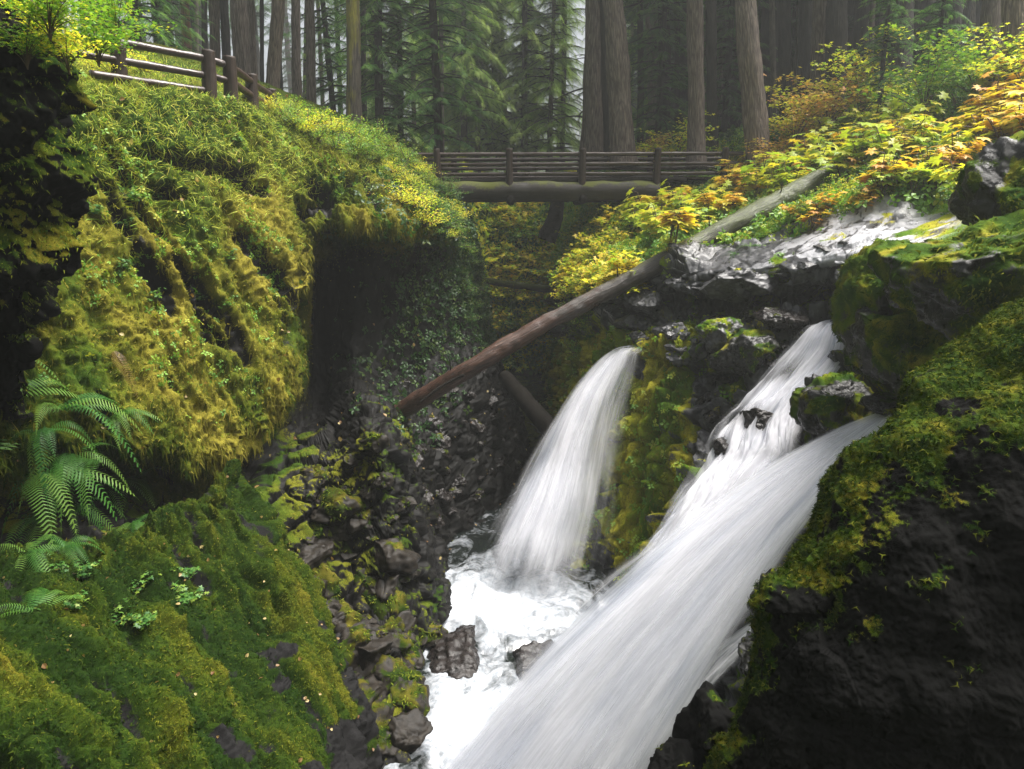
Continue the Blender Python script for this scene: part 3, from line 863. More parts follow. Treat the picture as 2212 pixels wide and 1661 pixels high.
# ------------------------------------------------------------------ boulders
def boulder(name, c, rad, seed, mat, moss=0.3, cuts=9, rz=0.0, res=40, tilt=0.0):
    # cube sphere
    vs = []; fs = []; n = 0
    t = np.linspace(-1, 1, res)
    for ax in range(3):
        for sg in (-1, 1):
            a, b = np.meshgrid(t, t, indexing='ij')
            v = np.zeros((res, res, 3)); v[..., ax] = sg; v[..., (ax + 1) % 3] = a; v[..., (ax + 2) % 3] = b * sg
            vs.append(v.reshape(-1, 3)); fs.append(gfaces(res, res)[:, ::-1] + n); n += res * res
    V = nrm(np.concatenate(vs)); F_ = np.concatenate(fs)
    rg = np.random.default_rng(seed)
    for _ in range(cuts):
        d = nrm(rg.normal(size=3)); k = rg.uniform(0.5, 0.85)
        h = V @ d
        V = V - np.outer(np.maximum(h - k, 0), d) * 0.95
    V = V * np.asarray(rad)
    m = float(min(rad))
    V = V + nrm(V) * (fbm(V + seed * 3.1, m * 0.7, 5, seed, 0.55) * m * 0.24)[:, None]
    cz, sz = math.cos(rz), math.sin(rz); ct, st = math.cos(tilt), math.sin(tilt)
    V = V @ np.array([[ct, 0, -st], [0, 1, 0], [st, 0, ct]])
    V = V @ np.array([[cz, sz, 0], [-sz, cz, 0], [0, 0, 1]])
    nn = nrm(V)
    ms = np.clip(moss + 0.5 * nn[:, 2] + 0.9 * fbm(V + seed, m * 0.8, 3, seed + 1), 0, 1)
    return mesh(name, V, F_, mat, loc=tuple(c), attrs={'moss': ms, 'tint': np.clip(0.45 + fbm(V, .5, 3, seed), 0, 1)})


def bpx(name, u, v, Y, ru, rv, rd, seed, mat, moss, label, **kw):
    """boulder by picture position, half sizes in picture pixels (depth in metres)"""
    k = Y / FP
    o = boulder(name, P(u, v, Y), (ru * k, rd, rv * k), seed, mat, moss, **kw)
    tag(o, label, 'rock')
    return o


M_BLDR = m_cliff('boulder_rock', MOSS_GREEN, ROCK_DARK, 0.15, 1.3)
M_BLK = m_cliff('blocky_mossy_rock', [(a, tuple(.5 * x for x in c)) for a, c in MOSS_GOLD], [(0.3, (0.007, 0.006, 0.005)), (0.8, (0.032, 0.026, 0.02))], 0.3, 1.3, 0.2)
M_WET = m_cliff('wet_brown_rock', MOSS_GOLD, [(0.3, (0.006, 0.005, 0.005)), (0.8, (0.03, 0.024, 0.022))], 0.12, 1.3, .35)
bpx('boulder', 1800, 872, 12.4, 85, 78, 0.9, 3, M_BLDR, 0.35, 'rounded mossy boulder dividing the middle cascade from the near torrent', tilt=-.5)
bpx('boulder', 1985, 745, 10.3, 150, 130, 1.3, 4, M_BLDR, 0.5, 'large mossy block with a black shaded front above the near torrent', cuts=6, res=60)
bpx('boulder', 1905, 690, 11.4, 80, 170, 1.2, 8, M_BLDR, 0.75, 'tall green mossy block at the right lip of the middle cascade', cuts=7, res=60)
bpx('boulder', 2120, 600, 9.2, 200, 130, 1.5, 6, M_BLDR, 0.6, 'huge overhanging boulder with black hollow front at the right edge', cuts=5, res=60, tilt=.35)
bpx('boulder', 2190, 440, 9.6, 95, 130, 1.0, 7, M_BLDR, 0.25, 'black upright rock capped with moss at the far right edge', res=50)
bpx('boulder', 1925, 880, 10.9, 60, 32, 0.5, 9, M_BLDR, 0.1, 'small wet dark rock at the source of the near torrent')
bpx('boulder', 1605, 770, 15.9, 80, 52, 0.8, 10, M_BLDR, 0.2, 'greenish wet boulder sloping beside the top of the middle cascade', tilt=-.5)
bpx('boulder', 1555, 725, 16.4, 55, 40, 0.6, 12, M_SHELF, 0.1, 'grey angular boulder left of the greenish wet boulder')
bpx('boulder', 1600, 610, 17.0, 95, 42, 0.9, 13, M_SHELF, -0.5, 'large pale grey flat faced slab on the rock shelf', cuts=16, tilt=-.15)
bpx('boulder', 1690, 690, 15.9, 62, 28, 0.5, 14, M_WET, -0.3, 'glistening wet dark rock under the shelf overhang')
bpx('boulder', 1640, 905, 14.0, 42, 25, 0.5, 15, M_WET, -1.5, 'rounded brown rock with water veiling over it in the middle cascade')
bpx('boulder', 1560, 965, 14.2, 32, 30, 0.5, 16, M_WET, -1.5, 'small wet rock at the left edge of the middle cascade')
bpx('boulder', 1000, 1425, 13.3, 95, 52, 1.1, 17, M_WET, -0.6, 'dark brown flat rock breaking the foam below the far plume')
bpx('boulder', 975, 1495, 12.5, 105, 50, 1.1, 18, M_WET, -0.6, 'low wet brown ledge in front of the dark flat rock')
bpx('boulder', 1150, 1430, 13.0, 90, 42, 0.8, 19, M_WET, -0.6, 'dark rock awash at the foot of the near torrent')
bpx('boulder', 1075, 1470, 12.8, 75, 38, 0.7, 27, M_WET, -0.8, 'low brown rock joining the flat ledges in the pool')
bpx('boulder', 1640, 1420, 7.6, 56, 48, 0.5, 20, M_BLDR, -0.2, 'smooth rounded grey rock at the lower right edge of the near torrent', cuts=3)
bpx('boulder', 1670, 1330, 7.8, 45, 120, 0.5, 21, M_BLDR, -0.3, 'tall smooth dark rock against the near torrent', cuts=4)
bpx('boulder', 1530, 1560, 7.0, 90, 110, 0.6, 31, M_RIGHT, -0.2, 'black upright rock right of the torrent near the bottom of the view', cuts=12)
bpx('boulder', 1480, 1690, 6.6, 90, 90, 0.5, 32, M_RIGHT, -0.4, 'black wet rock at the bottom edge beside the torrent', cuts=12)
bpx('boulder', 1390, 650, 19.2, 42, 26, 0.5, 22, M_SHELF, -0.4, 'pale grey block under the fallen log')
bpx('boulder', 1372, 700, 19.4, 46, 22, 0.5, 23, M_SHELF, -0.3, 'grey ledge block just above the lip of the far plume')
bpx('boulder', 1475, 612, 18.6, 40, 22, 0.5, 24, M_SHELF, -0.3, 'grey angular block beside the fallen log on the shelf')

# ------------------------------------------------------------------ logs
def log(name, pts, rads, mat, label, parent=None, seg=20, n=80, jit=0.05, seed=1):
    A = catmull(np.array([P(*q) for q in pts]), n)
    r = np.interp(np.linspace(0, 1, n), np.linspace(0, 1, len(rads)), rads)
    # local x along the log so that the grain follows it
    org = A[0]; dx = nrm(A[-1] - A[0]); dz = nrm(np.cross(dx, np.cross((0, 0, 1.0), dx))); dy = np.cross(dz, dx)
    Rm = np.stack([dx, dy, dz], -1)
    L = (A - org) @ Rm
    V, q, t = tube(L, r, seg, True, jit, seed)
    o = mesh(name, V, [q, t], mat)
    from mathutils import Matrix
    o.matrix_world = Matrix([list(Rm[0]) + [org[0]], list(Rm[1]) + [org[1]], list(Rm[2]) + [org[2]], [0, 0, 0, 1]])
    return tag(o, label, 'log')


def child_keep(ch, par):
    bpy.context.view_layer.update()
    ch.parent = par
    ch.matrix_parent_inverse = par.matrix_world.inverted()


def m_log():
    m, nt, out = newmat('fallen_log_wood')
    tc = N(nt, 'ShaderNodeTexCoord').outputs['Object']
    x = N(nt, 'ShaderNodeSeparateXYZ'); nt.links.new(tc, x.inputs[0])
    gr = noise(nt, mapping(nt, tc, (.8, 13, 13)), 1.5, 6, .7, .5)
    cr = noise(nt, mapping(nt, tc, (1.6, 30, 30)), 1.0, 3, .6, .3)
    n2 = noise(nt, tc, 1.1, 5, .65)
    n3 = noise(nt, tc, 22, 4, .65)
    bare = ramp(nt, gr, [(.3, (.012, .006, .004)), (.48, (.055, .022, .012)), (.62, (.09, .042, .025)), (.78, (.22, .14, .11))])
    grey = ramp(nt, gr, [(.3, (.012, .009, .007)), (.5, (.036, .028, .022)), (.75, (.12, .098, .083))])
    moss = ramp(nt, n3, [(.3, (.02, .035, .005)), (.7, (.09, .105, .012))])
    xx = math_(nt, 'ADD', math_(nt, 'DIVIDE', x.outputs[0], 15.0), math_(nt, 'MULTIPLY', math_(nt, 'SUBTRACT', n2, .5), .35))
    xb = math_(nt, 'ADD', xx, math_(nt, 'MULTIPLY', math_(nt, 'SUBTRACT', gr, .5), .5))
    c = mix(nt, ramp(nt, xb, [(.40, 0.0), (.44, 1.0)]), bare, grey)
    gz = N(nt, 'ShaderNodeSeparateXYZ'); nt.links.new(N(nt, 'ShaderNodeNewGeometry').outputs['Normal'], gz.inputs[0])
    ms = math_(nt, 'ADD', math_(nt, 'ADD', xx, math_(nt, 'MULTIPLY', gz.outputs[2], .18)), math_(nt, 'MULTIPLY', math_(nt, 'SUBTRACT', n3, .5), .35))
    c = mix(nt, ramp(nt, ms, [(.70, 0.0), (.84, 1.0)]), c, moss)
    c = mix(nt, .75, c, ramp(nt, cr, [(.35, .15), (.5, 1.0)]), 'MULTIPLY')
    princ(nt, out, c, ramp(nt, n2, [(.3, .22), (.7, .6)]), bump(nt, math_(nt, 'ADD', gr, cr), .9, .03), .6)
    return m


lg = log('fallen_log', [(825,912,19.2), (1000,805,18.3), (1150,715,18.6), (1300,635,19.0), (1430,568,19.35), (1600,478,19.9), (1720,415,20.5), (1795,375,21.0)], [.27, .25, .235, .23, .25, .28, .31, .32, .31], m_log(), 'long fallen log slanting across the gorge, reddish and bare below, grey and mossy above', seed=2, seg=36, n=260, jit=.045)
def stub(par, f, ang, ln, r, seed):
    # broken branch stub growing from the log, in the log's own coordinates
    vx = np.array([v.co for v in par.data.vertices[int(f * 259) * 36:int(f * 259) * 36 + 36]]).mean(0)
    d = nrm(np.array((.5, math.cos(ang), math.sin(ang))))
    pts = vx + d * np.linspace(.1, .26 + ln, 6)[:, None] + np.array((0, 0, 1)) * (np.linspace(0, 1, 6) ** 2 * ln * .2)[:, None]
    V, q, t = tube(pts, np.linspace(r, r * .45, 6), 8, True, .004, seed)
    mesh('branch_stub', V, [q, t], W_BLACK, par)
stub(lg, .12, 1.9, .35, .03, 1); stub(lg, .3, 1.2, .12, .035, 2); stub(lg, .47, 1.7, .22, .03, 3); stub(lg, .66, 1.4, .3, .028, 4); stub(lg, .8, 2.2, .2, .03, 5)
log('mossy_log', [(1045,606,34), (1110,615,34), (1215,628,34)], [.15, .17, .18], W_MOSSLOG, 'thin green mossy log lying level beyond the fallen log')
log('sunken_log', [(1090,815,24), (1140,870,22), (1200,940,20.5)], [.26, .29, .31], W_BLACK, 'short black log tipped into the stream under the fallen log')
log('driftwood_branch', [(905,870,17.6), (960,830,17.9), (1020,800,18.2)], [.03, .045, .03], W_BLACK, 'thin dead branch beside the lower end of the fallen log')
log('dead_stick', [(838,395,22), (848,385,22), (855,370,22)], [.04, .04, .03], W_LOGG, 'short grey dead stick poking out of the left bank brush')
log('old_tree_base', [(1180,520,31), (1198,470,31), (1205,435,31), (1210,395,31)], [.42, .34, .3, .28], B_DARK, 'broken dark trunk standing under the footbridge')

# ------------------------------------------------------------------ footbridge
Yb = 27.0
bl = P(880, 395, Yb); br = P(1590, 395, Yb + .6)
bridge = empty('footbridge', (0, 0, 0))
tag(bridge, 'dark wooden log footbridge crossing the gorge with rails on both sides', 'bridge')
def rod(a, b, r, name, mat, parent, seg=12, jit=0.012, n=24, r2=None, seed=1):
    a = np.asarray(a, float); b = np.asarray(b, float)
    dx = nrm(b - a); L = np.linalg.norm(b - a)
    axis_z = abs(dx[2]) > 0.7
    pts = np.linspace(0, L, n)[:, None] * (np.array((0, 0, 1.0)) if axis_z else np.array((1.0, 0, 0)))
    rr = np.linspace(r, r2 if r2 else r, n)
    V, q, t = tube(pts, rr, seg, True, jit, seed)
    # gentle crookedness
    V[:, 1] += 0.02 * np.sin(V[:, 2 if axis_z else 0] * 1.7 + seed)
    if axis_z:
        z = dx; x = nrm(np.cross((0, 1.0, 0), z)); y = np.cross(z, x)
    else:
        x = dx; y = nrm(np.cross((0, 0, 1.0), x)); z = np.cross(x, y)
    Rm = np.stack([x, y, z], -1)
    from mathutils import Matrix
    o = mesh(name, V, [q, t], mat, parent)
    o.matrix_local = Matrix([list(Rm[k]) + [a[k]] for k in range(3)] + [[0, 0, 0, 1]])
    return o


def onb(u, zoff, dy=0.0):
    """point on the bridge line under picture column u"""
    f = (u - 880) / (1590 - 880)
    q = bl * (1 - f) + br * f
    return np.array((q[0], q[1] + dy, bl[2] + 0.10 * f + zoff))

zd = bl[2]                       # deck level is about here
k = 0
for dy in (0.0, 2.2):
    for zo in (1.02, 0.66, 0.30):
        k += 1
        us = (880, 944, 1097, 1253, 1414, 1560, 1600) if dy == 0 else (905, 1108, 1300, 1490, 1600)
        rod(onb(us[0], zo, dy), onb(us[-1], zo, dy), 0.075, 'rail', W_RAIL, bridge, seed=k, n=60, jit=.018)
    for u in ((944, 1097, 1253, 1414, 1560) if dy == 0 else (968, 1108, 1262, 1425, 1565)):
        k += 1
        oy = -.13 if dy == 0 else .13
        a = onb(u + (4 if u < 1000 else 0), -0.55, dy + oy); b = onb(u, 1.22, dy + oy)
        rod(a, b, 0.15, 'post', W_POST, bridge, seed=k, r2=.125)
    rod(onb(925, -0.30, dy), onb(1420, -0.34, dy + .0), 0.36, 'girder', W_GIRD, bridge, seg=20, seed=40 + k, n=60, jit=.05)
    rod(onb(905, 0.06, dy), onb(1480, 0.06, dy), 0.09, 'deck_beam', W_BLACK, bridge, seed=50 + k, n=40)
for u in (944, 1097, 1253, 1414):
    rod(onb(u + 3, -0.66, -0.32), onb(u + 3, -0.66, 2.55), 0.16, 'cross_beam', W_BLACK, bridge, seed=int(u))
# deck planks as one part
pl = []
for q_, u in enumerate(np.linspace(885, 1590, 90)):
    c = onb(u, 0.13 + .008 * math.sin(q_ * 7.3), 1.1)
    w, hgt, l_ = 0.062, 0.035, 1.12
    vv = np.array([(sx * w, sy * l_, sz * hgt) for sx in (-1, 1) for sy in (-1, 1) for sz in (-1, 1)]) + c
    pl.append((vv, np.array([(0, 1, 3, 2), (4, 6, 7, 5), (0, 4, 5, 1), (2, 3, 7, 6), (0, 2, 6, 4), (1, 5, 7, 3)])))
V, F_, _ = cat(pl)
mesh('deck', V, F_, W_POST, bridge, smooth=False)

# ------------------------------------------------------------------ log fence on the left ledge
fence = empty('log_fence', (0, 0, 0))
tag(fence, 'dark round-log railing with sturdy posts on the mossy ledge, stepping down towards the bridge', 'fence')
FPT = [(258, 95, 190, 16.2), (452, 108, 200, 17.6), (498, 122, 212, 18.0), (545, 160, 240, 19.3), (587, 193, 252, 20.6)]
tops, feet = [], []
for u, v0, v1, y in FPT:
    a = P(u, v1, y); b = P(u, v0, y); b[0] = a[0] + (b[0] - a[0]) * .6; a[2] -= .25
    tops.append(b); feet.append(a)
    rod(a, b, 0.17, 'post', W_POST, fence, seg=16, r2=.155, seed=int(u))
left = [P(140, 70, 15.6), P(165, 115, 15.6), P(195, 160, 15.6)]
def rails(a0, b0, nm):
    for z_, (a, b) in enumerate(zip(a0, b0)):
        rod(a, b, 0.085, 'rail', W_RAIL, fence, seg=12, seed=nm * 3 + z_, n=30)
def lv(i, fr):
    return [tops[i] * (1 - f) + feet[i] * f + np.array((0, .0, 0)) for f in fr]
FR = (0.17, 0.47, 0.80)
rails(left, lv(1, (0.16, 0.47, 0.76)), 1)
rails(lv(1, FR[:2]), lv(2, FR[:2]), 3)
rails(lv(2, FR[:2]), lv(3, FR[:2]), 5)
rails(lv(3, FR[:2]), lv(4, FR[:2]), 7)

#PART2
def nth(k):
    return '%d%s' % (k, 'th' if 10 <= k % 100 <= 20 else {1: 'st', 2: 'nd', 3: 'rd'}.get(k % 10, 'th'))


# ------------------------------------------------------------------ plant pieces
def blade(n=3, w=0.06, droop=0.3, taper=True):
    """a curved tapering blade, unit length along X"""
    x = np.linspace(0, 1, n + 1)
    wd = w * (1 - x ** 1.5) if taper else np.full(n + 1, w)
    wd = np.maximum(wd, 0.002)
    z = -droop * x ** 2
    V = np.stack([np.repeat(x, 2), np.stack([-wd, wd], 1).ravel(), np.repeat(z, 2)], -1)
    i = np.arange(n) * 2
    return V, np.stack([i, i + 2, i + 3, i + 1], -1)


def oval_leaf(w=0.28, fold=0.12, droop=0.15):
    V = np.array([(0, 0, 0), (.35, w, fold), (.4, 0, 0), (.35, -w, fold), (.75, w * .7, fold * .5 - droop * .5), (.75, -w * .7, fold * .5 - droop * .5), (1, 0, -droop)], float)
    return V, np.array([(0, 1, 2, 3), (2, 1, 4, 6), (3, 2, 6, 5)])


def palmate(lobes=7, depth=0.42, droop=0.35):
    """large lobed leaf: stalk joins at the origin, the blade spreads along X"""
    pts = []
    n = lobes * 2 - 1
    for k in range(n):
        a = (k / (n - 1) - .5) * 2 * math.radians(140)
        r = 1.0 - 0.28 * abs(a) / math.radians(140)
        if k % 2: r *= (1 - depth)
        pts.append((r * math.cos(a), r * math.sin(a)))
    pts = np.array(pts)
    V = np.vstack([[0, 0], pts * 0.5, pts]); n_ = n
    zz = -droop * (V ** 2).sum(1) * .5 + 0.06 * np.abs(np.sin(np.arctan2(V[:, 1], V[:, 0]) * 3.2)) * (V ** 2).sum(1) ** .5
    V = np.column_stack([V, zz])
    k = np.arange(n - 1)
    F1 = np.stack([np.zeros(n - 1, int), 1 + k, 1 + k + 1], -1)
    Q = np.stack([1 + k, 1 + n + k, 1 + n + k + 1, 1 + k + 1], -1)
    tri = np.vstack([F1, Q[:, [0, 1, 2]], Q[:, [0, 2, 3]]])
    return V, tri


def spray(pairs=7, ln=0.42, wd=0.055, droop=0.25, sweep=1.05):
    """a flat conifer or fern like spray, unit length along X, made of narrow leaflets"""
    pcs = []
    bv = np.array([(0, -wd * .6, 0), (0, wd * .6, 0), (.6, wd, -.03), (1, 0, -.10)], float)
    for k in range(pairs):
        x = (k + .5) / pairs
        l = ln * (1 - x) ** .6 * min(1, .45 + x * 3)
        for s in (-1, 1):
            a = s * sweep
            c, sn = math.cos(a), math.sin(a)
            M = np.array([(c, -sn, 0), (sn, c, 0), (0, 0, 1)])
            v = (bv * np.array((l, 1, l))) @ M.T
            v = v + np.array((x, 0, -droop * x * x))
            pcs.append((v, np.array([(0, 2, 3, 1)]) if s > 0 else np.array([(0, 1, 2, 3)])))
    tv = np.array([(.9, -wd * .5, -droop * .8), (.9, wd * .5, -droop * .8), (1.1, 0, -droop * 1.2), (.95, 0, -droop * .9)])
    pcs.append((tv, np.array([(0, 3, 2, 1)])))
    V, F_, _ = cat(pcs)
    return V, F_


def rdir(n, el0, el1, az=None, rg=RNG):
    az = rg.random(n) * 2 * PI if az is None else az
    el = np.radians(rg.uniform(el0, el1, n))
    return np.stack([np.cos(az) * np.cos(el), np.sin(az) * np.cos(el), np.sin(el)], -1)


# conifers -----------------------------------------------------------
def trunk_mesh(h, r, seed, seg=28, n=90, ridge=0.05):
    z = h * np.linspace(0, 1, n) ** 1.3
    rr = r * (1 - 0.62 * (z / h)) + r * 0.35 * np.exp(-z / (r * 1.6))
    th = np.arange(seg) / seg * 2 * PI
    V = np.stack([np.cos(th)[None] * rr[:, None], np.sin(th)[None] * rr[:, None], np.broadcast_to(z[:, None], (n, seg))], -1).reshape(-1, 3)
    q = V * np.array((1, 1, .35)) + seed * 5.3
    dn = V.copy(); dn[:, 2] = 0; dn = nrm(dn)
    V = V + dn * ((fbm(q, 0.8, 3, seed) * 0.10 + fbm(V * np.array((1, 1, .2)), 0.12, 2, seed) * ridge) * r * 2)[:, None]
    V[:, 0] += np.sin(V[:, 2] * .25 + seed) * .06; V[:, 1] += np.cos(V[:, 2] * .2 + seed) * .06
    F_ = []
    i = np.arange(n - 1)[:, None] * seg; j = np.arange(seg)[None]
    a = i + j; b = i + (j + 1) % seg
    F_ = np.stack([a, b, b + seg, a + seg], -1).reshape(-1, 4)
    return V, F_


SPR = spray(7, .42, .05, .22)
SPRL = spray(9, .5, .04, .5)


def crown_mesh(h, h0, blen, nb, seed, droop=0.35, gap=0.0, tpl=None, one_side=None, ss=0.5, top=True):
    """drooping branches with flat sprays, and the bare branch wood"""
    rg = np.random.default_rng(seed)
    tpl = tpl or SPR
    Vt, Ft, Tt = [], [], []
    wood = []
    pos, dr, sc, tt, ups = [], [], [], [], []
    for k in range(nb):
        f = rg.random() ** 0.9
        z = h0 + (h - h0) * f
        L = blen * ((1 - f) ** .7 if top else 1) * rg.uniform(.55, 1.1) + .25
        if gap and rg.random() < gap: L *= .4
        az = rg.random() * 2 * PI
        if one_side is not None: az = one_side + rg.normal() * .7
        el = rg.uniform(-.15, .35)
        m = max(4, int(L / 0.16))
        x = np.linspace(0, 1, m)
        rad = x * L
        zz = z + np.sin(el) * rad - droop * L * x ** 2 * rg.uniform(.6, 1.3)
        bend = rg.normal() * .25
        a = az + bend * x
        B = np.stack([np.cos(a) * rad, np.sin(a) * rad, zz], -1)
        tn = nrm(np.gradient(B, axis=0))
        side = np.cross(tn, (0, 0, 1.0)); side = nrm(side)
        if L > .6:
            wood.append(tube(B[::2] if m > 6 else B, np.linspace(.022 + .012 * L, .006, len(B[::2] if m > 6 else B)), 4, False))
        st = max(1, int(m * .12))
        for i in range(st, m):
            for s in (-1, 1):
                if rg.random() < .12: continue
                q = x[i]
                d = tn[i] * .75 + side[i] * s * rg.uniform(.6, 1.0) + np.array((0, 0, -.18 - .2 * rg.random()))
                pos.append(B[i]); dr.append(d); sc.append(ss * (1.15 - .55 * q) * rg.uniform(.7, 1.25) * min(1, L / 1.4 + .3)); tt.append(rg.random() * .6 + .4 * q)
        pos.append(B[-1]); dr.append(tn[-1]); sc.append(ss * .8); tt.append(.9)
    pos = np.array(pos); dr = np.array(dr); sc = np.array(sc); tt = np.array(tt)
    M = frames(dr, scale=sc, roll=rg.normal(size=len(dr)) * .35)
    V, F_, T = inst(tpl[0], tpl[1], M, pos, tt)
    return V, F_, T, wood


def make_tree(h, r, h0, blen, nb, seed, bark, leaf, droop=.35, tpl=None, one_side=None, ss=.5, gap=.15, top=True):
    """returns an unlinked-position prototype: conifer_tree > trunk, crown, branches"""
    root = empty('conifer_tree', (0, 0, -500))
    V, F_ = trunk_mesh(h, r, seed)
    mesh('trunk', V, F_, bark, root)
    if nb:
        V, F_, T, wood = crown_mesh(h, h0, blen, nb, seed, droop, gap, tpl, one_side, ss, top)
        W_, fs = tubes(wood)
        mesh('crown', np.concatenate([V, W_]), [F_, fs[0] + len(V)], leaf, root, smooth=False, attrs={'tint': np.concatenate([T, np.zeros(len(W_))])}, mat2=B_DARK, nmat2=len(fs[0]))
    return root


PROTO = {
 # tall trees whose crowns start above the picture
 'big_a': make_tree(30, .50, 10.5, 3.6, 45, 1, B_GREY, L_CONIFER, ss=.8),
 'big_b': make_tree(31, .50, 11.5, 3.4, 45, 2, B_GREY, L_CONIFER, ss=.8),
 'moss_a': make_tree(30, .50, 10.5, 3.3, 45, 3, B_MOSS, L_CONIFER, ss=.8),
 'half_a': make_tree(29, .50, 9.0, 3.2, 40, 4, B_MIDMOSS, L_CONIFER, ss=.8),
 'dark_a': make_tree(30, .50, 7.5, 3.4, 70, 5, B_DARK, L_CONIFER, ss=.8),
 'dark_b': make_tree(32, .50, 10, 3.6, 55, 6, B_DARK, L_CONIFER, ss=.8),
 'red_a': make_tree(30, .50, 12, 3, 45, 7, B_RED, L_CONIFER, ss=.8),
 # young hemlocks in view from foot to top
 'hem_a': make_tree(16, .16, .8, 2.7, 190, 11, B_DARK, L_CONMID, droop=.42, ss=.52),
 'hem_b': make_tree(13, .13, .6, 2.3, 160, 12, B_DARK, L_CONMID, droop=.38, ss=.5),
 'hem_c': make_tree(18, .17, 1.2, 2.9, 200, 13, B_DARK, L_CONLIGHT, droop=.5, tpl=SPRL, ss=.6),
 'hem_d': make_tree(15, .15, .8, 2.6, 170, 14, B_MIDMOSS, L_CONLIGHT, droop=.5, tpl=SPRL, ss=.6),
 'snag': make_tree(24, .22, 1.5, 2.4, 70, 15, B_MIDMOSS, L_MOSSG, droop=.35, ss=.28, gap=.3, top=False),
 # far trees
 'far_a': make_tree(34, .45, 5, 4.2, 110, 21, B_GREY, L_CONIFER, ss=1.0),
 'far_b': make_tree(32, .4, 3, 4.0, 120, 22, B_DARK, L_CONLIGHT, ss=1.0, tpl=SPRL),
 'far_c': make_tree(36, .5, 8, 4.0, 90, 23, B_DARK, L_CONIFER, ss=1.0),
}
used = set()


def orient(root, base, top):
    d = nrm(np.asarray(top) - np.asarray(base))
    q = Vector((0, 0, 1)).rotation_difference(Vector(d))
    root.rotation_mode = 'QUATERNION'
    from mathutils import Quaternion
    root.rotation_quaternion = q @ Quaternion((0, 0, 1), random.random() * 6.28)


def place(kind, base, label, group, rscale=1.0, hscale=1.0, top=None, cat_='tree', keep=False):
    pr = PROTO[kind]
    if kind not in used:
        used.add(kind); o = pr
    else:
        o = copy_tree(pr)
    o.location = tuple(base)
    if top is not None: orient(o, base, top)
    else: o.rotation_euler = (random.uniform(-.02, .02), random.uniform(-.02, .02), random.random() * 6.28)
    o.scale = (hscale, hscale, hscale)
    # the trunk alone takes the photographed thickness
    for ch in o.children:
        if ch.name.startswith('trunk'):
            ch.scale = (rscale / hscale, rscale / hscale, 1)
    return tag(o, label, cat_, group)


# trunks one can tell apart: u at the foot, v of the foot, u at the top of the picture, width, distance, kind, words
TR = [
 (404, 165, 400, 21, 36, 'red_a', 'reddish bare trunk behind the left railing'),
 (438, 175, 441, 13, 44, 'dark_b', 'slim grey trunk right of the reddish one'),
 (468, 200, 462, 24, 33, 'half_a', 'pale mossy trunk left of the big double trunk'),
 (492, 205, 484, 20, 36, 'dark_b', 'dark trunk touching the left side of the big double trunk'),
 (528, 230, 518, 38, 31, 'big_a', 'thick grey trunk behind the lower railing posts'),
 (546, 235, 538, 22, 33, 'big_b', 'trunk fused to the right of the thick grey one behind the railing'),
 (566, 240, 565, 10, 46, 'dark_b', 'very thin pale trunk behind the leaning dark trunk'),
 (580, 262, 601, 30, 27.5, 'half_a', 'dark mossy trunk leaning to the right above the last railing post'),
 (639, 262, 637, 22, 33, 'big_b', 'straight grey trunk first right of the leaning one'),
 (673, 285, 668, 22, 30, 'big_a', 'straight grey trunk second right of the leaning one'),
 (763, 318, 764, 35, 28, 'moss_a', 'trunk coated in bright yellow moss left of the dark young hemlocks'),
 (787, 318, 783, 13, 34, 'dark_b', 'thin dark trunk hugging the yellow mossed trunk'),
 (953, 330, 952, 11, 38, 'big_b', 'thin reddish grey trunk behind the tallest young hemlock'),
 (1087, 330, 1080, 22, 55, 'big_a', 'pale hazy trunk far beyond the middle of the bridge'),
 (1283, 345, 1278, 37, 31, 'big_b', 'thick grey trunk rising behind the third bridge post'),
 (1312, 345, 1303, 22, 34, 'dark_b', 'dark trunk wedged between the two thickest grey trunks behind the bridge'),
 (1345, 345, 1322, 54, 29.5, 'big_a', 'thickest grey trunk behind the bridge with a torn reddish scar'),
 (1385, 340, 1382, 16, 40, 'dark_a', 'thin dark trunk right of the scarred trunk'),
 (1437, 335, 1432, 30, 37, 'dark_b', 'dark trunk standing left of the fourth bridge post'),
 (1465, 330, 1462, 14, 44, 'dark_a', 'slim black trunk between the dark trunk and the grey one over the right railing'),
 (1506, 345, 1500, 38, 29, 'big_b', 'grey trunk over the right end of the bridge railing'),
 (1543, 330, 1535, 26, 31, 'dark_b', 'darker trunk close behind the grey one at the right end of the bridge'),
 (1572, 320, 1566, 12, 42, 'dark_a', 'thin trunk in the gap before the leaning giant'),
 (1643, 350, 1612, 52, 27.5, 'big_a', 'grey giant leaning left among russet maple leaves'),
 (1675, 300, 1668, 14, 36, 'big_b', 'pale slim trunk right of the leaning giant'),
 (1702, 270, 1694, 30, 34, 'dark_b', 'black trunk right of the pale slim one'),
 (1738, 265, 1742, 32, 33, 'dark_b', 'black trunk left of the furrowed brown trunk'),
 (1766, 250, 1770, 34, 31, 'half_a', 'furrowed brown trunk above the orange maple'),
 (1806, 245, 1812, 46, 30, 'dark_a', 'wide dark trunk right of the furrowed brown one'),
 (1858, 215, 1862, 34, 34, 'dark_b', 'black trunk left of the thin lit trunk'),
 (1880, 205, 1884, 14, 36, 'big_b', 'thin lit trunk at the edge of the black wood'),
 (1935, 180, 1940, 60, 30, 'dark_b', 'very wide black trunk in the shade on the right slope'),
 (1990, 160, 1998, 44, 33, 'dark_b', 'black trunk right of the very wide one'),
 (2052, 140, 2062, 40, 32, 'dark_a', 'black trunk left of the brown trunk on the right slope'),
 (2140, 125, 2146, 42, 27, 'half_a', 'brown mossy trunk near the right edge'),
 (2200, 175, 2200, 62, 22, 'big_b', 'broad trunk cut off by the right edge of the view'),
]
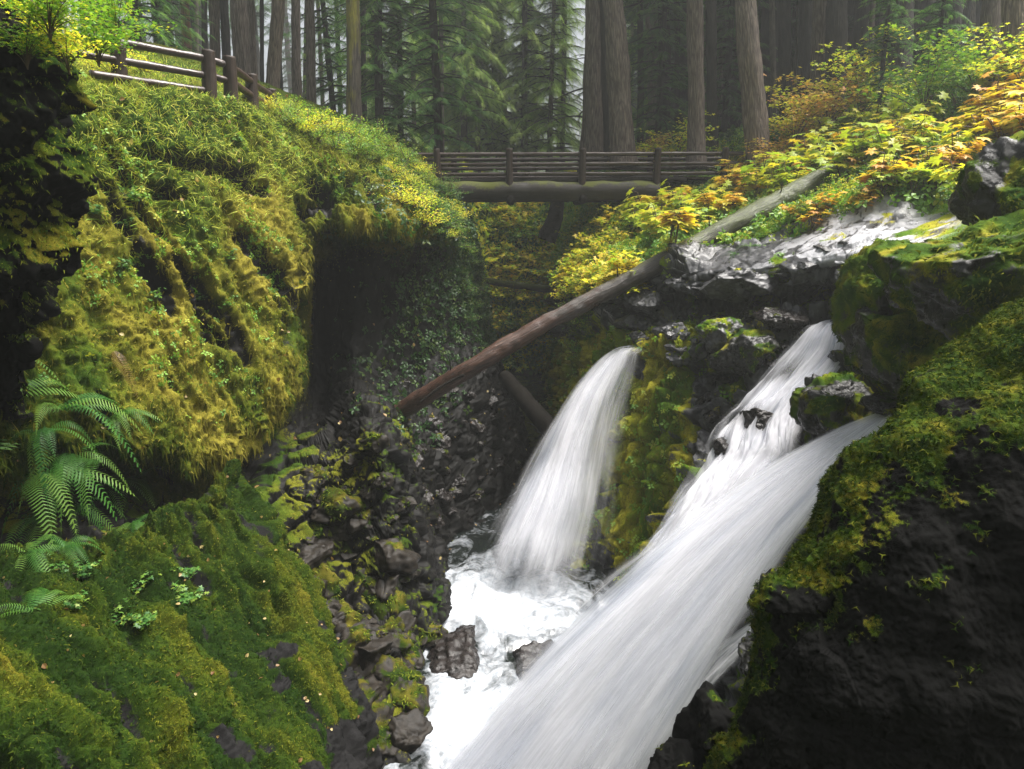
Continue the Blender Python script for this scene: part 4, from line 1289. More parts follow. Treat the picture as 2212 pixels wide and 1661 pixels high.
for u, v, ut, wpx, Y_, kind, words in TR:
    b = P(u, v, Y_)
    z = float(hground(np.array([b[0]]), np.array([b[1]]))[0])
    base = np.array((b[0], b[1], (b[2] if b[2] - z > 2.5 else min(z, b[2])) - .3))
    t = P(ut, 0, Y_ + .3)
    r = wpx / 2 * Y_ / FP / 1.06
    place(kind, base, words, 'large trunks of the forest', rscale=r / .54, hscale=random.uniform(.92, 1.05), top=t)

thin = []
for k, (u, v, Y_, w_) in enumerate([(330, 180, 40, 10), (372, 180, 44, 9), (424, 190, 50, 9), (610, 270, 44, 9), (655, 285, 48, 10), (700, 295, 42, 9), (738, 300, 46, 11), (806, 318, 44, 10), (895, 325, 47, 10), (985, 328, 52, 11), (1052, 328, 56, 10), (1160, 328, 55, 12), (1215, 330, 50, 10), (1408, 335, 46, 11), (1590, 320, 46, 10), (1720, 270, 44, 12), (1905, 200, 42, 12), (2100, 140, 40, 16)]):
    b = P(u, v, Y_)
    place('big_b' if k % 3 else 'dark_b', (b[0], b[1], b[2] - .6), 'slim far trunk, %s from left among the slim ones between larger trees' % nth(k + 1), 'slim trunks between the larger trees', rscale=w_ / 2 * Y_ / FP / 1.06 / .5, hscale=.9, top=P(u + random.uniform(-14, 14), 0, Y_ + .3))
HM = [(825, 318, 30, 'hem_a', 1.0, 'dark young hemlock with a thick sooty trunk left of the bridge'),
      (868, 325, 32, 'hem_b', .95, 'thin dark young hemlock between two taller ones'),
      (946, 335, 30.5, 'hem_a', 1.0, 'tallest dark green young hemlock at the left end of the bridge'),
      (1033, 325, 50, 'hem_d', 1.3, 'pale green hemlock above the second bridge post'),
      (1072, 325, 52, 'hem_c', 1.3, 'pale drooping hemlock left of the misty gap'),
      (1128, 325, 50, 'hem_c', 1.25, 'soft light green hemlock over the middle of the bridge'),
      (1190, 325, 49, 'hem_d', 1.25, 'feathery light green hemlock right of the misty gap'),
      (1262, 330, 37, 'snag', 1.0, 'thin crooked tree with bare mossy branches hanging over the bridge'),
      (1005, 300, 48, 'hem_c', 1.1, 'hazy green hemlock far behind the tallest young one'),
      (722, 290, 37, 'hem_b', 1.0, 'small dark hemlock left of the yellow mossed trunk'),
      (310, 190, 24, 'hem_b', .9, 'dense blue green young conifer behind the left railing'),
      (350, 200, 28, 'hem_a', .8, 'dark young conifer behind the middle of the left railing'),
      (1415, 330, 36, 'hem_b', 1.1, 'shaded young hemlock behind the fourth bridge post'),
      (1560, 300, 38, 'hem_b', 1.1, 'shaded young hemlock beside the leaning giant'),
      (1900, 230, 27, 'hem_b', .55, 'low dark green hemlock on the right slope'),
      (2010, 200, 25, 'hem_b', .5, 'low spreading hemlock under the black trunks at the right')]
for u, v, Y_, kind, s, words in HM:
    b = P(u, v, Y_); z = float(hground(np.array([b[0]]), np.array([b[1]]))[0])
    place(kind, (b[0], b[1], (b[2] if b[2] - z > 2.5 else min(z, b[2])) - .2), words, 'young conifers', rscale=s * 1.2, hscale=s)

# the wood behind
rgf = np.random.default_rng(77)
far = []
tries = 0
while len(far) < 140 and tries < 4000:
    tries += 1
    y = rgf.uniform(38, 105); ang = rgf.uniform(-.80, .84); x = ang * y
    if x < -40 or (len(far) > 75 and x > 60): continue
    if len(far) > 75 and (ang < .15 or y > 85): continue
    if -.42 < ang < -.22 and rgf.random() < .55: continue      # the bright gap at the upper left
    if -.12 < ang < .12 and (y < 54 or y > 72): continue
    if 3 < x < 13 and y < 52: continue
    if all((x - a) ** 2 + (y - b) ** 2 > 9 for a, b in far): far.append((x, y))
far.sort(key=lambda q: q[0] / q[1])
for k, (x, y) in enumerate(far):
    z = float(hground(np.array([x]), np.array([y]))[0]) - .3
    kind = ['far_a', 'far_b', 'far_c'][int(rgf.integers(3))] if x / y > -.25 else ['far_a', 'far_c'][int(rgf.integers(2))]
    if x / y > .2 and kind == 'far_b': kind = 'far_c'
    if -.3 < x / y < .17 and y < 78:
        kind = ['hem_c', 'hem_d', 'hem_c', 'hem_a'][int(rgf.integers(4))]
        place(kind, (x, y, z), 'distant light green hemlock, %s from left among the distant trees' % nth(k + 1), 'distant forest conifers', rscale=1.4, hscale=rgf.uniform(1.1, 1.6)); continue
    place(kind, (x, y, z), 'distant forest conifer, %s counting from the left' % ('%dth' % (k + 1) if k % 10 > 2 or 9 < k % 100 < 13 else '%d%s' % (k + 1, ('st', 'nd', 'rd')[k % 10])), 'distant forest conifers', rscale=rgf.uniform(.8, 1.2), hscale=rgf.uniform(.85, 1.15))

for k_, o_ in PROTO.items():
    if k_ not in used:
        for ch in list(o_.children): bpy.data.objects.remove(ch)
        bpy.data.objects.remove(o_)


# broad-leaved plants ------------------------------------------------
PALM = palmate(); PALM5 = palmate(5, .5, .25); OVAL = oval_leaf()


def big_plant(seed, leaf, stems=3, size=1.0, ls=.27):
    rg = np.random.default_rng(seed)
    root = empty('devils_club_plant', (0, 0, -500))
    st, pos, dr, sc = [], [], [], []
    for s in range(stems):
        a = rg.random() * 2 * PI; lean = rg.uniform(.1, .5); h = rg.uniform(.55, 1.15) * size
        t = np.linspace(0, 1, 7)
        B = np.stack([np.cos(a) * lean * h * t ** 1.5, np.sin(a) * lean * h * t ** 1.5, h * t], -1)
        st.append(tube(B, np.linspace(.018, .010, 7), 5, False))
        for k in range(int(rg.integers(7, 12))):
            q = rg.uniform(.55, 1); i = q * 6; p0 = B[int(i)] * (1 - i % 1) + B[min(6, int(i) + 1)] * (i % 1)
            aa = rg.random() * 2 * PI; pl_ = rg.uniform(.12, .34) * size
            d = np.array((math.cos(aa), math.sin(aa), rg.uniform(-.1, .35)))
            p1 = p0 + d * pl_
            st.append(tube(np.array([p0, (p0 + p1) / 2 + (0, 0, .02), p1]), (.006, .005, .004), 4, False))
            pos.append(p1); dr.append(np.array((math.cos(aa), math.sin(aa), rg.uniform(-.35, .05)))); sc.append(ls * rg.uniform(.65, 1.15))
    M = frames(np.array(dr), scale=np.array(sc), roll=rg.normal(size=len(sc)) * .25)
    V, F_, T = inst(PALM[0], PALM[1], M, np.array(pos), np.clip(rg.random(len(sc)) * .8 + .1 * rg.normal(size=len(sc)), 0, 1))
    mesh('leaves', V, F_, leaf, root, smooth=False, attrs={'tint': T})
    V, fs = tubes(st); mesh('stems', V, fs, W_TWIG, root)
    return root


def bush(seed, leaf, size=1.0, nt=26, nl=34, ls=.07, flat=.5, tpl=None, name='shrub'):
    rg = np.random.default_rng(seed); tpl = tpl or OVAL
    root = empty(name, (0, 0, -500))
    st, pos, dr, sc = [], [], [], []
    for k in range(nt):
        a = rg.random() * 2 * PI; el = rg.uniform(.15, 1.3); L = size * rg.uniform(.5, 1.1)
        t = np.linspace(0, 1, 8)
        hd = math.cos(el); vd = math.sin(el)
        B = np.stack([np.cos(a + .5 * t * rg.normal()) * hd * L * t, np.sin(a) * hd * L * t, vd * L * t - flat * L * .35 * t ** 2], -1)
        st.append(tube(B, np.linspace(.014, .004, 8) * size, 4, False))
        q = rg.uniform(.25, 1, nl) * 7; i = np.minimum(q.astype(int), 6); f = (q - i)[:, None]
        b = B[i] * (1 - f) + B[i + 1] * f
        pos.append(b + rg.normal(size=(nl, 3)) * np.array((.13, .13, .035)) * size)
        aa = rg.random(nl) * 2 * PI
        dr.append(np.stack([np.cos(aa), np.sin(aa), rg.uniform(-.5, .15, nl)], -1)); sc.append(ls * rg.uniform(.6, 1.3, nl))
    pos = np.concatenate(pos); dr = np.concatenate(dr); sc = np.concatenate(sc)
    M = frames(dr, scale=sc, roll=rg.normal(size=len(sc)) * .4)
    cl = fbm(pos + seed, .35 * size, 2, seed)
    V, F_, T = inst(tpl[0], tpl[1], M, pos, np.clip(.5 + cl + .25 * rg.normal(size=len(sc)), 0, 1))
    mesh('leaves', V, F_, leaf, root, smooth=False, attrs={'tint': T})
    V, fs = tubes(st); mesh('twigs', V, fs, W_TWIG, root)
    return root


def maple(seed, leaf, size=2.0, nt=16, ls=.09):
    """a vine maple: thin stems with layered flat fans of foliage"""
    rg = np.random.default_rng(seed)
    root = empty('vine_maple', (0, 0, -500))
    st, pos, dr, sc = [], [], [], []
    for k in range(nt):
        a = rg.random() * 2 * PI; h = size * rg.uniform(.35, 1.0); r = size * rg.uniform(.3, .8)
        t = np.linspace(0, 1, 10)
        B = np.stack([np.cos(a) * r * t ** 1.6, np.sin(a) * r * t ** 1.6, h * (1 - (1 - t) ** 1.7)], -1)
        st.append(tube(B, np.linspace(.02, .004, 10), 5, False))
        n = 70
        i = rg.uniform(4, 8.99, n); ii = i.astype(int); f = (i - ii)[:, None]
        b = B[ii] * (1 - f) + B[np.minimum(ii + 1, 9)] * f
        off = rg.normal(size=(n, 3)) * np.array((.26, .26, .035)) * size * .5
        pos.append(b + off)
        aa = rg.random(n) * 2 * PI
        dr.append(np.stack([np.cos(aa), np.sin(aa), rg.uniform(-.45, .0, n)], -1)); sc.append(ls * rg.uniform(.6, 1.2, n))
    pos = np.concatenate(pos); dr = np.concatenate(dr); sc = np.concatenate(sc)
    M = frames(dr, scale=sc, roll=rg.normal(size=len(sc)) * .3)
    V, F_, T = inst(PALM5[0], PALM5[1], M, pos, np.clip(.45 + .3 * rg.normal(size=len(sc)), 0, 1))
    mesh('leaves', V, F_, leaf, root, smooth=False, attrs={'tint': T})
    V, fs = tubes(st); mesh('stems', V, fs, W_TWIG, root)
    return root


FR_T = spray(26, .17, .013, .0, 1.25)


def fern(seed, leaf, n=11, L=.8, az0=0, spread=PI, rise=.9, droop=1.1, name='sword_fern'):
    rg = np.random.default_rng(seed)
    root = empty(name, (0, 0, -500))
    pcs = []
    for k in range(n):
        a = az0 + rg.uniform(-spread, spread); l = L * rg.uniform(.65, 1.15)
        V = FR_T[0].copy()
        x = V[:, 0].copy()
        rs = rise * rg.uniform(.5, 1.3); dp = droop * rg.uniform(.7, 1.3)
        fx = x - .18 * x ** 2 * dp
        fz = rs * x * .8 - dp * x ** 2 * .9
        # leaflets follow the arch
        V2 = np.stack([fx, V[:, 1], fz + V[:, 2] * .5 - .12 * np.abs(V[:, 1]) * 3], -1) * l
        tw = rg.normal() * .3
        y, z = V2[:, 1].copy(), V2[:, 2].copy()
        V2[:, 1] = y * math.cos(tw); V2[:, 2] = z + y * math.sin(tw)
        c, s = math.cos(a), math.sin(a)
        V3 = np.stack([V2[:, 0] * c - V2[:, 1] * s, V2[:, 0] * s + V2[:, 1] * c, V2[:, 2]], -1)
        t = np.full(len(V3), rg.random() * .8) + .2 * x
        f = mesh('frond', V3, FR_T[1], leaf, root, smooth=False, attrs={'tint': np.clip(t, 0, 1)})
    return root


def clones(protos):
    used_ = {}
    def f(i, loc, rz=None, s=1.0):
        pr = protos[i % len(protos)]
        if id(pr) not in used_ and pr.name not in used_:
            used_[pr.name] = 1; o = pr
        else:
            o = copy_tree(pr)
        o.location = tuple(loc); o.rotation_euler = (random.uniform(-.1, .1), random.uniform(-.1, .1), random.random() * 6.28 if rz is None else rz)
        o.scale = (s, s, s)
        return o
    return f


def inpoly(u, v, poly):
    c = False; n = len(poly)
    for i in range(n):
        x1, y1 = poly[i]; x2, y2 = poly[(i + 1) % n]
        if (y1 > v) != (y2 > v) and u < (x2 - x1) * (v - y1) / (y2 - y1) + x1: c = not c
    return c


def where_on(poly, n, mind, surf, rg, r=16):
    """n spaced spots of a surface inside an area; result sorted from the left"""
    us = [p[0] for p in poly]; vs = [p[1] for p in poly]; out = []; t = 0
    while len(out) < n and t < n * 60:
        t += 1
        u, v = rg.uniform(min(us), max(us)), rg.uniform(min(vs), max(vs))
        if not inpoly(u, v, poly): continue
        if any((u - a) ** 2 + (v - b) ** 2 < mind ** 2 for a, b in out): continue
        out.append((u, v))
    out.sort()
    res = []
    for u, v in out:
        p_, n_ = surf.hit(u, v, r); res.append((u, v, p_, n_))
    return res


def put(poly, n, mind, surf, f, pick, label, catn, group, smin=.8, smax=1.2, sink=.05, seed=1):
    rg = np.random.default_rng(seed)
    spots = where_on(poly, n, mind, surf, rg)
    for k, (u, v, p_, n_) in enumerate(spots):
        o = f(pick(k, u, v, rg), p_ - np.array((0, 0, sink)), None, rg.uniform(smin, smax))
        if len(spots) > 1: lab = '%s, %s of %d from left' % (label, nth(k + 1), len(spots))
        else: lab = label
        tag(o, lab, catn, group)


big = clones([big_plant(201, L_BIG), big_plant(202, L_BIG, 4), big_plant(203, L_BIG, 3, 1.1, .30),
              big_plant(211, L_BIGY), big_plant(212, L_BIGY, 4), big_plant(221, L_BIGO, 3), big_plant(222, L_BIGO, 4)])
GDC = 'large-leaved plants on the right slope'
put([(1370, 455), (1530, 440), (1600, 395), (1630, 425), (1545, 485), (1430, 532), (1340, 505)], 60, 18, RB, big, lambda k, u, v, r: int(r.choice([0, 1, 3, 4])), 'lime big-leaved plant below the right bridge end', 'plant', GDC, seed=11)
put([(1600, 400), (1720, 290), (1900, 270), (2010, 300), (1960, 370), (1760, 400), (1650, 440)], 70, 19, RB, big, lambda k, u, v, r: int(r.choice([0, 1, 2, 1, 3])), 'yellow-green big-leaved plant across the right slope', 'plant', GDC, seed=12)
put([(1880, 400), (2080, 330), (2090, 430), (1900, 440)], 22, 20, RB, big, lambda k, u, v, r: int(r.choice([3, 1, 5, 4, 0])), 'wilting brownish big-leaved plant above the pale slab', 'plant', GDC, .7, 1.0, seed=13)
put([(2040, 300), (2130, 220), (2300, 170), (2300, 330), (2150, 350)], 26, 20, RB, big, lambda k, u, v, r: int(r.choice([3, 5, 4, 3])), 'glowing orange big-leaved plant at the right edge', 'plant', GDC, .9, 1.2, seed=14)
put([(1700, 470), (1880, 420), (1900, 450), (1740, 510)], 7, 26, RB, big, lambda k, u, v, r: int(r.choice([5, 6, 3])), 'small orange big-leaved plant between log and slab', 'plant', GDC, .45, .65, seed=15)
put([(1560, 395), (1620, 360), (1640, 385), (1580, 420)], 5, 20, RB, big, lambda k, u, v, r: 3, 'bright yellow big-leaved plant hiding the bridge end', 'plant', GDC, 1, 1.2, seed=16)

shr = clones([bush(301, L_BUSHG), bush(302, L_BUSHG, 1.2), bush(303, L_BUSHY), bush(304, L_BUSHY, 1.2, 30), bush(305, L_BUSHO), bush(306, L_DARKG, 1.2, 30), bush(307, L_DARKG)])
gsh = clones([bush(331, L_BUSHY, 1.1, 24, 26, .15, tpl=PALM5), bush(332, L_BUSHY, 1.0, 24, 26, .13), bush(333, L_BUSHG, 1.1, 24, 26, .14)])
GSH = 'shrubs of the right slope and gorge'
put([(1340, 342), (1600, 338), (1640, 345), (1560, 358), (1360, 364)], 14, 18, RB, shr, lambda k, u, v, r: int(r.choice([2, 4, 0])), 'russet shrub behind the right half of the footbridge', 'shrub', GSH, seed=21)
put([(1700, 300), (1980, 230), (2200, 140), (2250, 200), (2000, 290), (1760, 330)], 40, 26, RB, shr, lambda k, u, v, r: int(r.choice([0, 0, 1, 5, 6])), 'soft green shrub at the dark right forest edge', 'shrub', GSH, seed=22)
put([(1640, 400), (1900, 330), (2100, 330), (2080, 430), (1880, 420), (1700, 480)], 26, 28, RB, shr, lambda k, u, v, r: int(r.choice([0, 4, 5, 2])), 'low shrub under the big-leaved plants', 'shrub', GSH, .45, .8, seed=23)
put([(1320, 530), (1440, 500), (1600, 430), (1690, 400), (1610, 455), (1470, 528), (1380, 570), (1300, 615)], 22, 22, RB, shr, lambda k, u, v, r: int(r.choice([0, 2, 3])), 'small shrub hugging the fallen log', 'shrub', GSH, .35, .6, seed=24)
put([(1215, 480), (1340, 470), (1360, 600), (1300, 640), (1220, 660)], 34, 20, RB, gsh, lambda k, u, v, r: int(r.choice([0, 0, 1, 2])), 'yellow shrub on the right wall under the bridge', 'shrub', GSH, .6, 1.0, seed=25)
put([(1210, 650), (1290, 640), (1300, 700), (1220, 800)], 8, 24, RB, shr, lambda k, u, v, r: int(r.choice([0, 1])), 'green shrub beneath the fallen log', 'shrub', GSH, .5, .8, seed=26)
put([(1000, 440), (1300, 440), (1290, 560), (1240, 700), (1200, 760), (1060, 720), (1030, 560)], 60, 22, GS_, gsh, lambda k, u, v, r: int(r.choice([0, 0, 1, 2])), 'autumn yellow shrub at the far gorge end', 'shrub', GSH, 1.0, 1.7, seed=27)
put([(1120, 740), (1210, 740), (1210, 820), (1130, 800)], 6, 20, GS_, shr, lambda k, u, v, r: 0, 'light green shrub on the far pebbly shore', 'shrub', GSH, .6, .9, seed=28)

lsh = clones([bush(341, L_DARKG, .5, 12, 14, .075, tpl=PALM5), bush(342, L_DARKG, .45, 10, 12, .065, tpl=PALM5)])
GSL = 'shrubs of the left bank'
put([(160, 1190), (330, 1160), (430, 1250), (400, 1350), (180, 1330), (60, 1260)], 8, 38, LS, lsh, lambda k, u, v, r: int(r.choice([0, 1, 0])), 'small maple-leaved plant on the near slab', 'plant', GSL, .45, .85, seed=36)
put([(120, 480), (300, 420), (560, 600), (520, 760), (200, 640)], 9, 60, LW, lsh, lambda k, u, v, r: 1, 'tiny green sprig rooted in the moss wall', 'plant', GSL, .5, .8, seed=37)
put([(600, 215), (700, 255), (860, 310), (900, 350), (870, 370), (700, 300), (610, 250)], 26, 22, LW, shr, lambda k, u, v, r: int(r.choice([0, 1, 0, 2])), 'bright green shrub on the left bank rim', 'shrub', GSL, .5, .85, seed=31)
put([(860, 350), (960, 400), (1000, 470), (990, 520), (930, 500), (880, 440)], 24, 20, LW, shr, lambda k, u, v, r: int(r.choice([0, 2, 5, 2])), 'tangled shrub by the left end of the footbridge', 'shrub', GSL, .5, .95, seed=32)
put([(985, 520), (1040, 560), (1075, 720), (1010, 700)], 12, 20, LW, shr, lambda k, u, v, r: int(r.choice([0, 5, 6])), 'dark shrub hanging on the left gorge wall', 'shrub', GSL, .5, .8, seed=33)
put([(170, 20), (330, 30), (330, 160), (220, 200), (160, 160)], 9, 34, LW, shr, lambda k, u, v, r: int(r.choice([0, 2, 2])), 'leafy shrub in front of the left railing', 'shrub', GSL, .5, .8, seed=34)

mp = clones([maple(401, L_BUSHO), maple(402, L_BUSHO, 2.4, 20), maple(403, L_BUSHY, 2.2), maple(404, L_BUSHG, 2.0)])
for k, (i, u, v, s, words) in enumerate([
        (0, 1780, 300, 1.5, 'broad orange-brown vine maple in layered fans on the right slope'), (1, 1700, 330, .95, 'russet vine maple in front of the leaning giant'),
        (2, 1850, 250, 1.4, 'yellow-green vine maple reaching up before the black trunks'), (0, 1665, 365, .75, 'small reddish vine maple at the foot of the leaning giant'),
        (2, 1450, 350, 1.1, 'golden vine maple over the right part of the footbridge'), (1, 1400, 352, .7, 'low orange vine maple behind the fourth bridge post'),
        (3, 1980, 240, 1.3, 'tall light green vine maple under the black trunks'), (2, 1720, 300, 1.2, 'airy yellow-green vine maple between the leaning giant and the black trunks'), (3, 1570, 350, .8, 'pale green vine maple beyond the right end of the footbridge'), (2, 2190, 190, 1.1, 'golden vine maple against the broad trunk at the right edge'),
        (3, 2100, 215, 1.1, 'fresh green vine maple near the right edge')]):
    p_, _ = RB.hit(u, v, 20)
    tag(mp(i, p_ - np.array((0, 0, .1)), None, s), words, 'small tree', 'vine maples')
for k, (u, v, Y_, i, s, words) in enumerate([
        (60, 90, 7.2, 3, .30, 'green vine maple spray topping the dark buttress'), (150, 100, 7.4, 2, .30, 'yellow vine maple spray beside the dark buttress'),
        (215, 85, 8.5, 3, .36, 'lime maple foliage drooping over the left railing'), (110, 30, 7.0, 3, .36, 'lime maple foliage in the top left corner'),
        (260, 60, 9.5, 3, .42, 'lime maple foliage beyond the top left corner')]):
    tag(mp(i, P(u, v + 60, Y_), None, s), words, 'small tree', 'vine maples')

# ferns
fr = clones([fern(501, L_FERN), fern(502, L_FERN, 9, .9), fern(503, L_FERN, 13, .7, droop=1.4)])
for k, (u, v, S_, i, s, words) in enumerate([
        (-20, 760, LW, 0, 1.0, 'glossy sword fern entering at the left edge, highest of the group'), (20, 860, LW, 1, 1.0, 'glossy sword fern at the left edge below the highest one'),
        (90, 930, LW, 2, .9, 'sword fern with long fronds drooping over the moss wall'), (160, 980, LW, 0, .9, 'bright sword fern in the middle of the left fern group'),
        (250, 900, LW, 1, .55, 'small pale fern frond cluster standing off the moss wall'), (60, 1040, LW, 1, 1.0, 'dark green sword fern low in the left fern group'),
        (150, 1100, LW, 2, .9, 'hanging sword fern above the near mossy slab'), (230, 1050, LW, 0, .8, 'feathery fern at the right side of the left fern group'),
        (40, 1200, LS, 0, .7, 'sword fern rooted at the top of the near mossy slab'), (130, 1180, LS, 2, .6, 'drooping fern tucked over the near slab'),
        (120, 890, LW, 0, 1.0, 'broad fern behind the long drooping fronds on the moss wall'), (200, 1010, LW, 1, 1.0, 'bright green fern between the small pale cluster and the near slab'),
        (-10, 980, LW, 1, 1.1, 'tall fern cut off by the left edge in the middle of the group'), (290, 1030, LW, 0, .8, 'light fern hanging off the right side of the fern group'),
        (90, 1130, LW, 1, .9, 'dim fern in the hollow above the near slab'),
        (280, 1140, LW, 1, .6, 'light green fern beside the dark hollow'), (60, 1330, LS, 1, .5, 'dark fern lying on the near slab')]):
    p_, n_ = S_.hit(u, v, 20)
    tag(fr(i, p_ + n_ * .08, None, s * 1.75), words, 'fern', 'sword ferns on the left wall')
for k, (u, v, i, s, words) in enumerate([
        (1790, 440, 2, 1.0, 'blue-green sword fern beside the upper end of the fallen log'), (1500, 500, 1, .9, 'yellowish fern above the middle of the fallen log'),
        (1620, 530, 0, .8, 'green fern on the rock shelf edge under the fallen log'), (1880, 390, 1, .8, 'pale fern among wilting leaves on the right slope'),
        (1290, 560, 0, 1.0, 'hanging fern on the far gorge wall'), (1270, 720, 2, .8, 'fern hanging under the fallen log'), (1590, 545, 2, .6, 'small fern against the grey shelf rocks'),
        (1740, 455, 1, .7, 'small fern in the shade under the raised log')]):
    p_, n_ = RB.hit(u, v, 18)
    tag(fr(i, p_, None, s), words, 'fern', 'ferns on the right bank')
df = fern(510, L_FERNB, 1, 1.0, 0, .1, .3, 1.0, 'dead_fern')
p_, n_ = LW.hit(255, 760, 18); df.location = tuple(p_ + n_ * .15); df.rotation_euler = (0.3, .6, -.6); tag(df, 'single withered brown fern lying on the golden moss wall', 'fern')

# ------------------------------------------------------------------ ground cover that nobody could count
TUFT = cat([(lambda M: (blade(2, .13, .5)[0] @ M.T, blade(2, .13, .5)[1]))(np.array([(math.cos(a), -math.sin(a), 0), (math.sin(a), math.cos(a), 0), (0, 0, 1.0)])) for a in (0, 2.1, 4.2)])
LEAF4 = cat([(lambda M: (oval_leaf(.34)[0] @ M.T + np.array((.15 * math.cos(a), .15 * math.sin(a), .3)), oval_leaf(.34)[1]))(np.array([(math.cos(a), -math.sin(a), 0), (math.sin(a), math.cos(a), 0), (0, 0, 1.0)])) for a in (0, 1.5, 3.2, 4.6)])


def cover(name, S, n, w, size, mat, tpl, tint=None, up=.3, droopdown=.5, label=None, spreadz=.02):
    S.cache()
    w = w * ((S.u > -350) & (S.u < 2560) & (S.v > -300) & (S.v < 2000))
    pos, nn, (i, j) = S.sample(n, w)
    d = nrm(nn * .6 + RNG.normal(size=(n, 3)) * .5 + np.array((0, 0, -droopdown)))
    M = frames(d, up=nn + .01, scale=size * RNG.uniform(.5, 1.4, n))
    if tint is None: t = RNG.random(n)
    else: t = np.clip(tint.reshape(S.G.shape[:2])[i, j] + RNG.normal(size=n) * .3, 0, 1)
    V, F_, T = inst(tpl[0], tpl[1], M, pos + nn * spreadz * RNG.random((n, 1)), t)
    o = mesh(name, V, F_, mat, smooth=False, attrs={'tint': T})
    tag(o, label, 'ground cover', kind='stuff')
    return o


SB = blade(2, .16, .3)
lower_ = sstep(5.6, 7.6, np.repeat(np.arange(620) / 619 * 11, 620))
cover('moss_carpet', LW, 190000, LW.moss ** 1.5 * (1 - .5 * lower_), .06, L_MOSSG, SB, tintL + .05, label='golden green moss fuzz covering the left cliff')
cover('slab_moss', LS, 110000, LS.moss ** 1.5, .036, L_MOSSN, SB, tintS, label='green moss fuzz covering the near slab')
cover('near_moss', NR, 60000, NR.moss ** 2, .030, L_MOSSN, (TUFT[0], TUFT[1]), None, label='coarse feathery moss tufts on the near dark rock')
cover('bank_moss', RB, 70000, RB.moss ** 2 * (np.repeat(np.arange(560) / 559 * 9, 620) > 2.0), .07, L_MOSSG, SB, tintR + .2, droopdown=1.0, label='hanging moss on the right bank rocks')
cover('buttress_moss', BT, 20000, BT.moss ** 2, .04, L_MOSSR, SB, None, droopdown=1.0, label='moss strands on the dark buttress')
lr = np.repeat(np.arange(620) / 619 * 11, 620)
gm = (1 - sstep(2.4, 3.6, lr)) * sstep(.3, .8, lr)
w5 = np.exp(-((lr - 4.9) / .5) ** 2) + .35 * (lr < 5) * (lr > 1.8) * sstep(.1, .3, fbm(LW.pts(), .5, 3, 99))
cover('hanging_moss', LW, 26000, w5 * (LW.moss > .3), .17, L_MOSSG, blade(3, .045, .1), tintL, droopdown=2.2, label='strands of moss hanging from the lips of the left wall', spreadz=.03)
LIT = oval_leaf(.4)
col_w = col_ * (RB.moss > .3)
cover('rib_moss', RB, 16000, col_w, .16, L_MOSSG, blade(3, .05, .1), tintR + .25, droopdown=2.4, label='long strands of moss hanging down the rib between the falls', spreadz=.04)
cover('leaf_litter', LW, 700, (LW.n.reshape(-1, 3)[:, 2] > .05).astype(float), .09, L_FERNB, LIT, None, droopdown=0, label='fallen brown leaves caught on the left wall', spreadz=.05)
cover('slab_litter', LS, 260, (LS.n.reshape(-1, 3)[:, 2] > .05).astype(float), .05, L_FERNB, LIT, None, droopdown=0, label='fallen leaves caught on the near slab', spreadz=.04)
cover('grass', LW, 60000, gm, .17, L_GRASS, blade(3, .035, .55), None, droopdown=.1, label='fine drooping grass on the rim of the left bank')
bigm = sstep(.05, .4, fbm(LW.pts(), 1.1, 3, 88)) * (1 - sstep(3.6, 5.0, lr)) * sstep(.8, 1.5, lr)
cover('clover_cover', LW, 9000, bigm, .055, L_BUSHG, (LEAF4[0], LEAF4[1]), None, droopdown=0, label='small clover-like leaves creeping over the left bank')
rr_ = np.repeat(np.arange(560) / 559 * 9, 620)
cover('undergrowth', RB, 26000, (1 - sstep(1.7, 2.2, rr_)), .12, L_BUSHG, (LEAF4[0], LEAF4[1]), None, droopdown=0, label='low leafy undergrowth on the right slope', spreadz=.35)
cover('hanging_leaves', RB, 3600, RB.moss * (rr_ > 2.0) * (np.tile(np.arange(620) / 619 * 9, 560) < 6), .09, L_BUSHG, (LEAF4[0], LEAF4[1]), None, droopdown=.3, label='small leaves rooted in the wet right bank', spreadz=.08)
yy = GS_.pts()
wv = ((yy[:, 1] > 24) & (yy[:, 1] < 75) & (np.abs(yy[:, 0]) < yy[:, 1] * .9) & (yy[:, 2] > -9.4)).astype(float) / np.maximum(yy[:, 1], 20) ** 1.2
cover('forest_undergrowth', GS_, 70000, wv, .30, L_DARKG, (LEAF4[0], LEAF4[1]), None, droopdown=0, label='leafy undergrowth carpeting the forest floor', spreadz=.3)
we = ((yy[:, 1] > 38) & (yy[:, 1] < 60) & (np.abs(yy[:, 0] - 1) < 9) & (yy[:, 2] > -9.4)).astype(float)
cover('gorge_leaves', GS_, 16000, we, .24, L_BUSHY, (PALM5[0], PALM5[1]), None, droopdown=0, label='yellow leaves blanketing the far end of the gorge', spreadz=.5)
lc = np.tile(np.arange(620) / 619 * 9, 620)
cover('wall_leaves', LW, 8000, np.exp(-((lc - 7.5) / 1.0) ** 2) * sstep(2.5, 3.2, lr) * (1 - sstep(5, 8.5, lr)), .11, L_IVY, (LEAF4[0], LEAF4[1]), None, droopdown=.2, label='dark leaves trailing down the left wall by the bridge', spreadz=.2)

def rocks(poly, n, mind, S_, s0, s1, mat, moss, label, group, seed, flat=.7, sink=.35):
    rg = np.random.default_rng(seed)
    sp = where_on(poly, n, mind, S_, rg)
    for k, (u, v, p_, n_) in enumerate(sp):
        s = s0 + (s1 - s0) * rg.random() ** 1.8
        o = boulder('rock', p_ - n_ * s * sink, (s * rg.uniform(.8, 1.4), s * rg.uniform(.8, 1.2), s * rg.uniform(flat * .7, flat * 1.3)), seed * 50 + k, mat, moss + rg.normal() * .2, cuts=16, rz=rg.random() * 6.28, res=26, tilt=rg.normal() * .35)
        tag(o, '%s, %s of %d from left' % (label, nth(k + 1), len(sp)), 'rock', group)


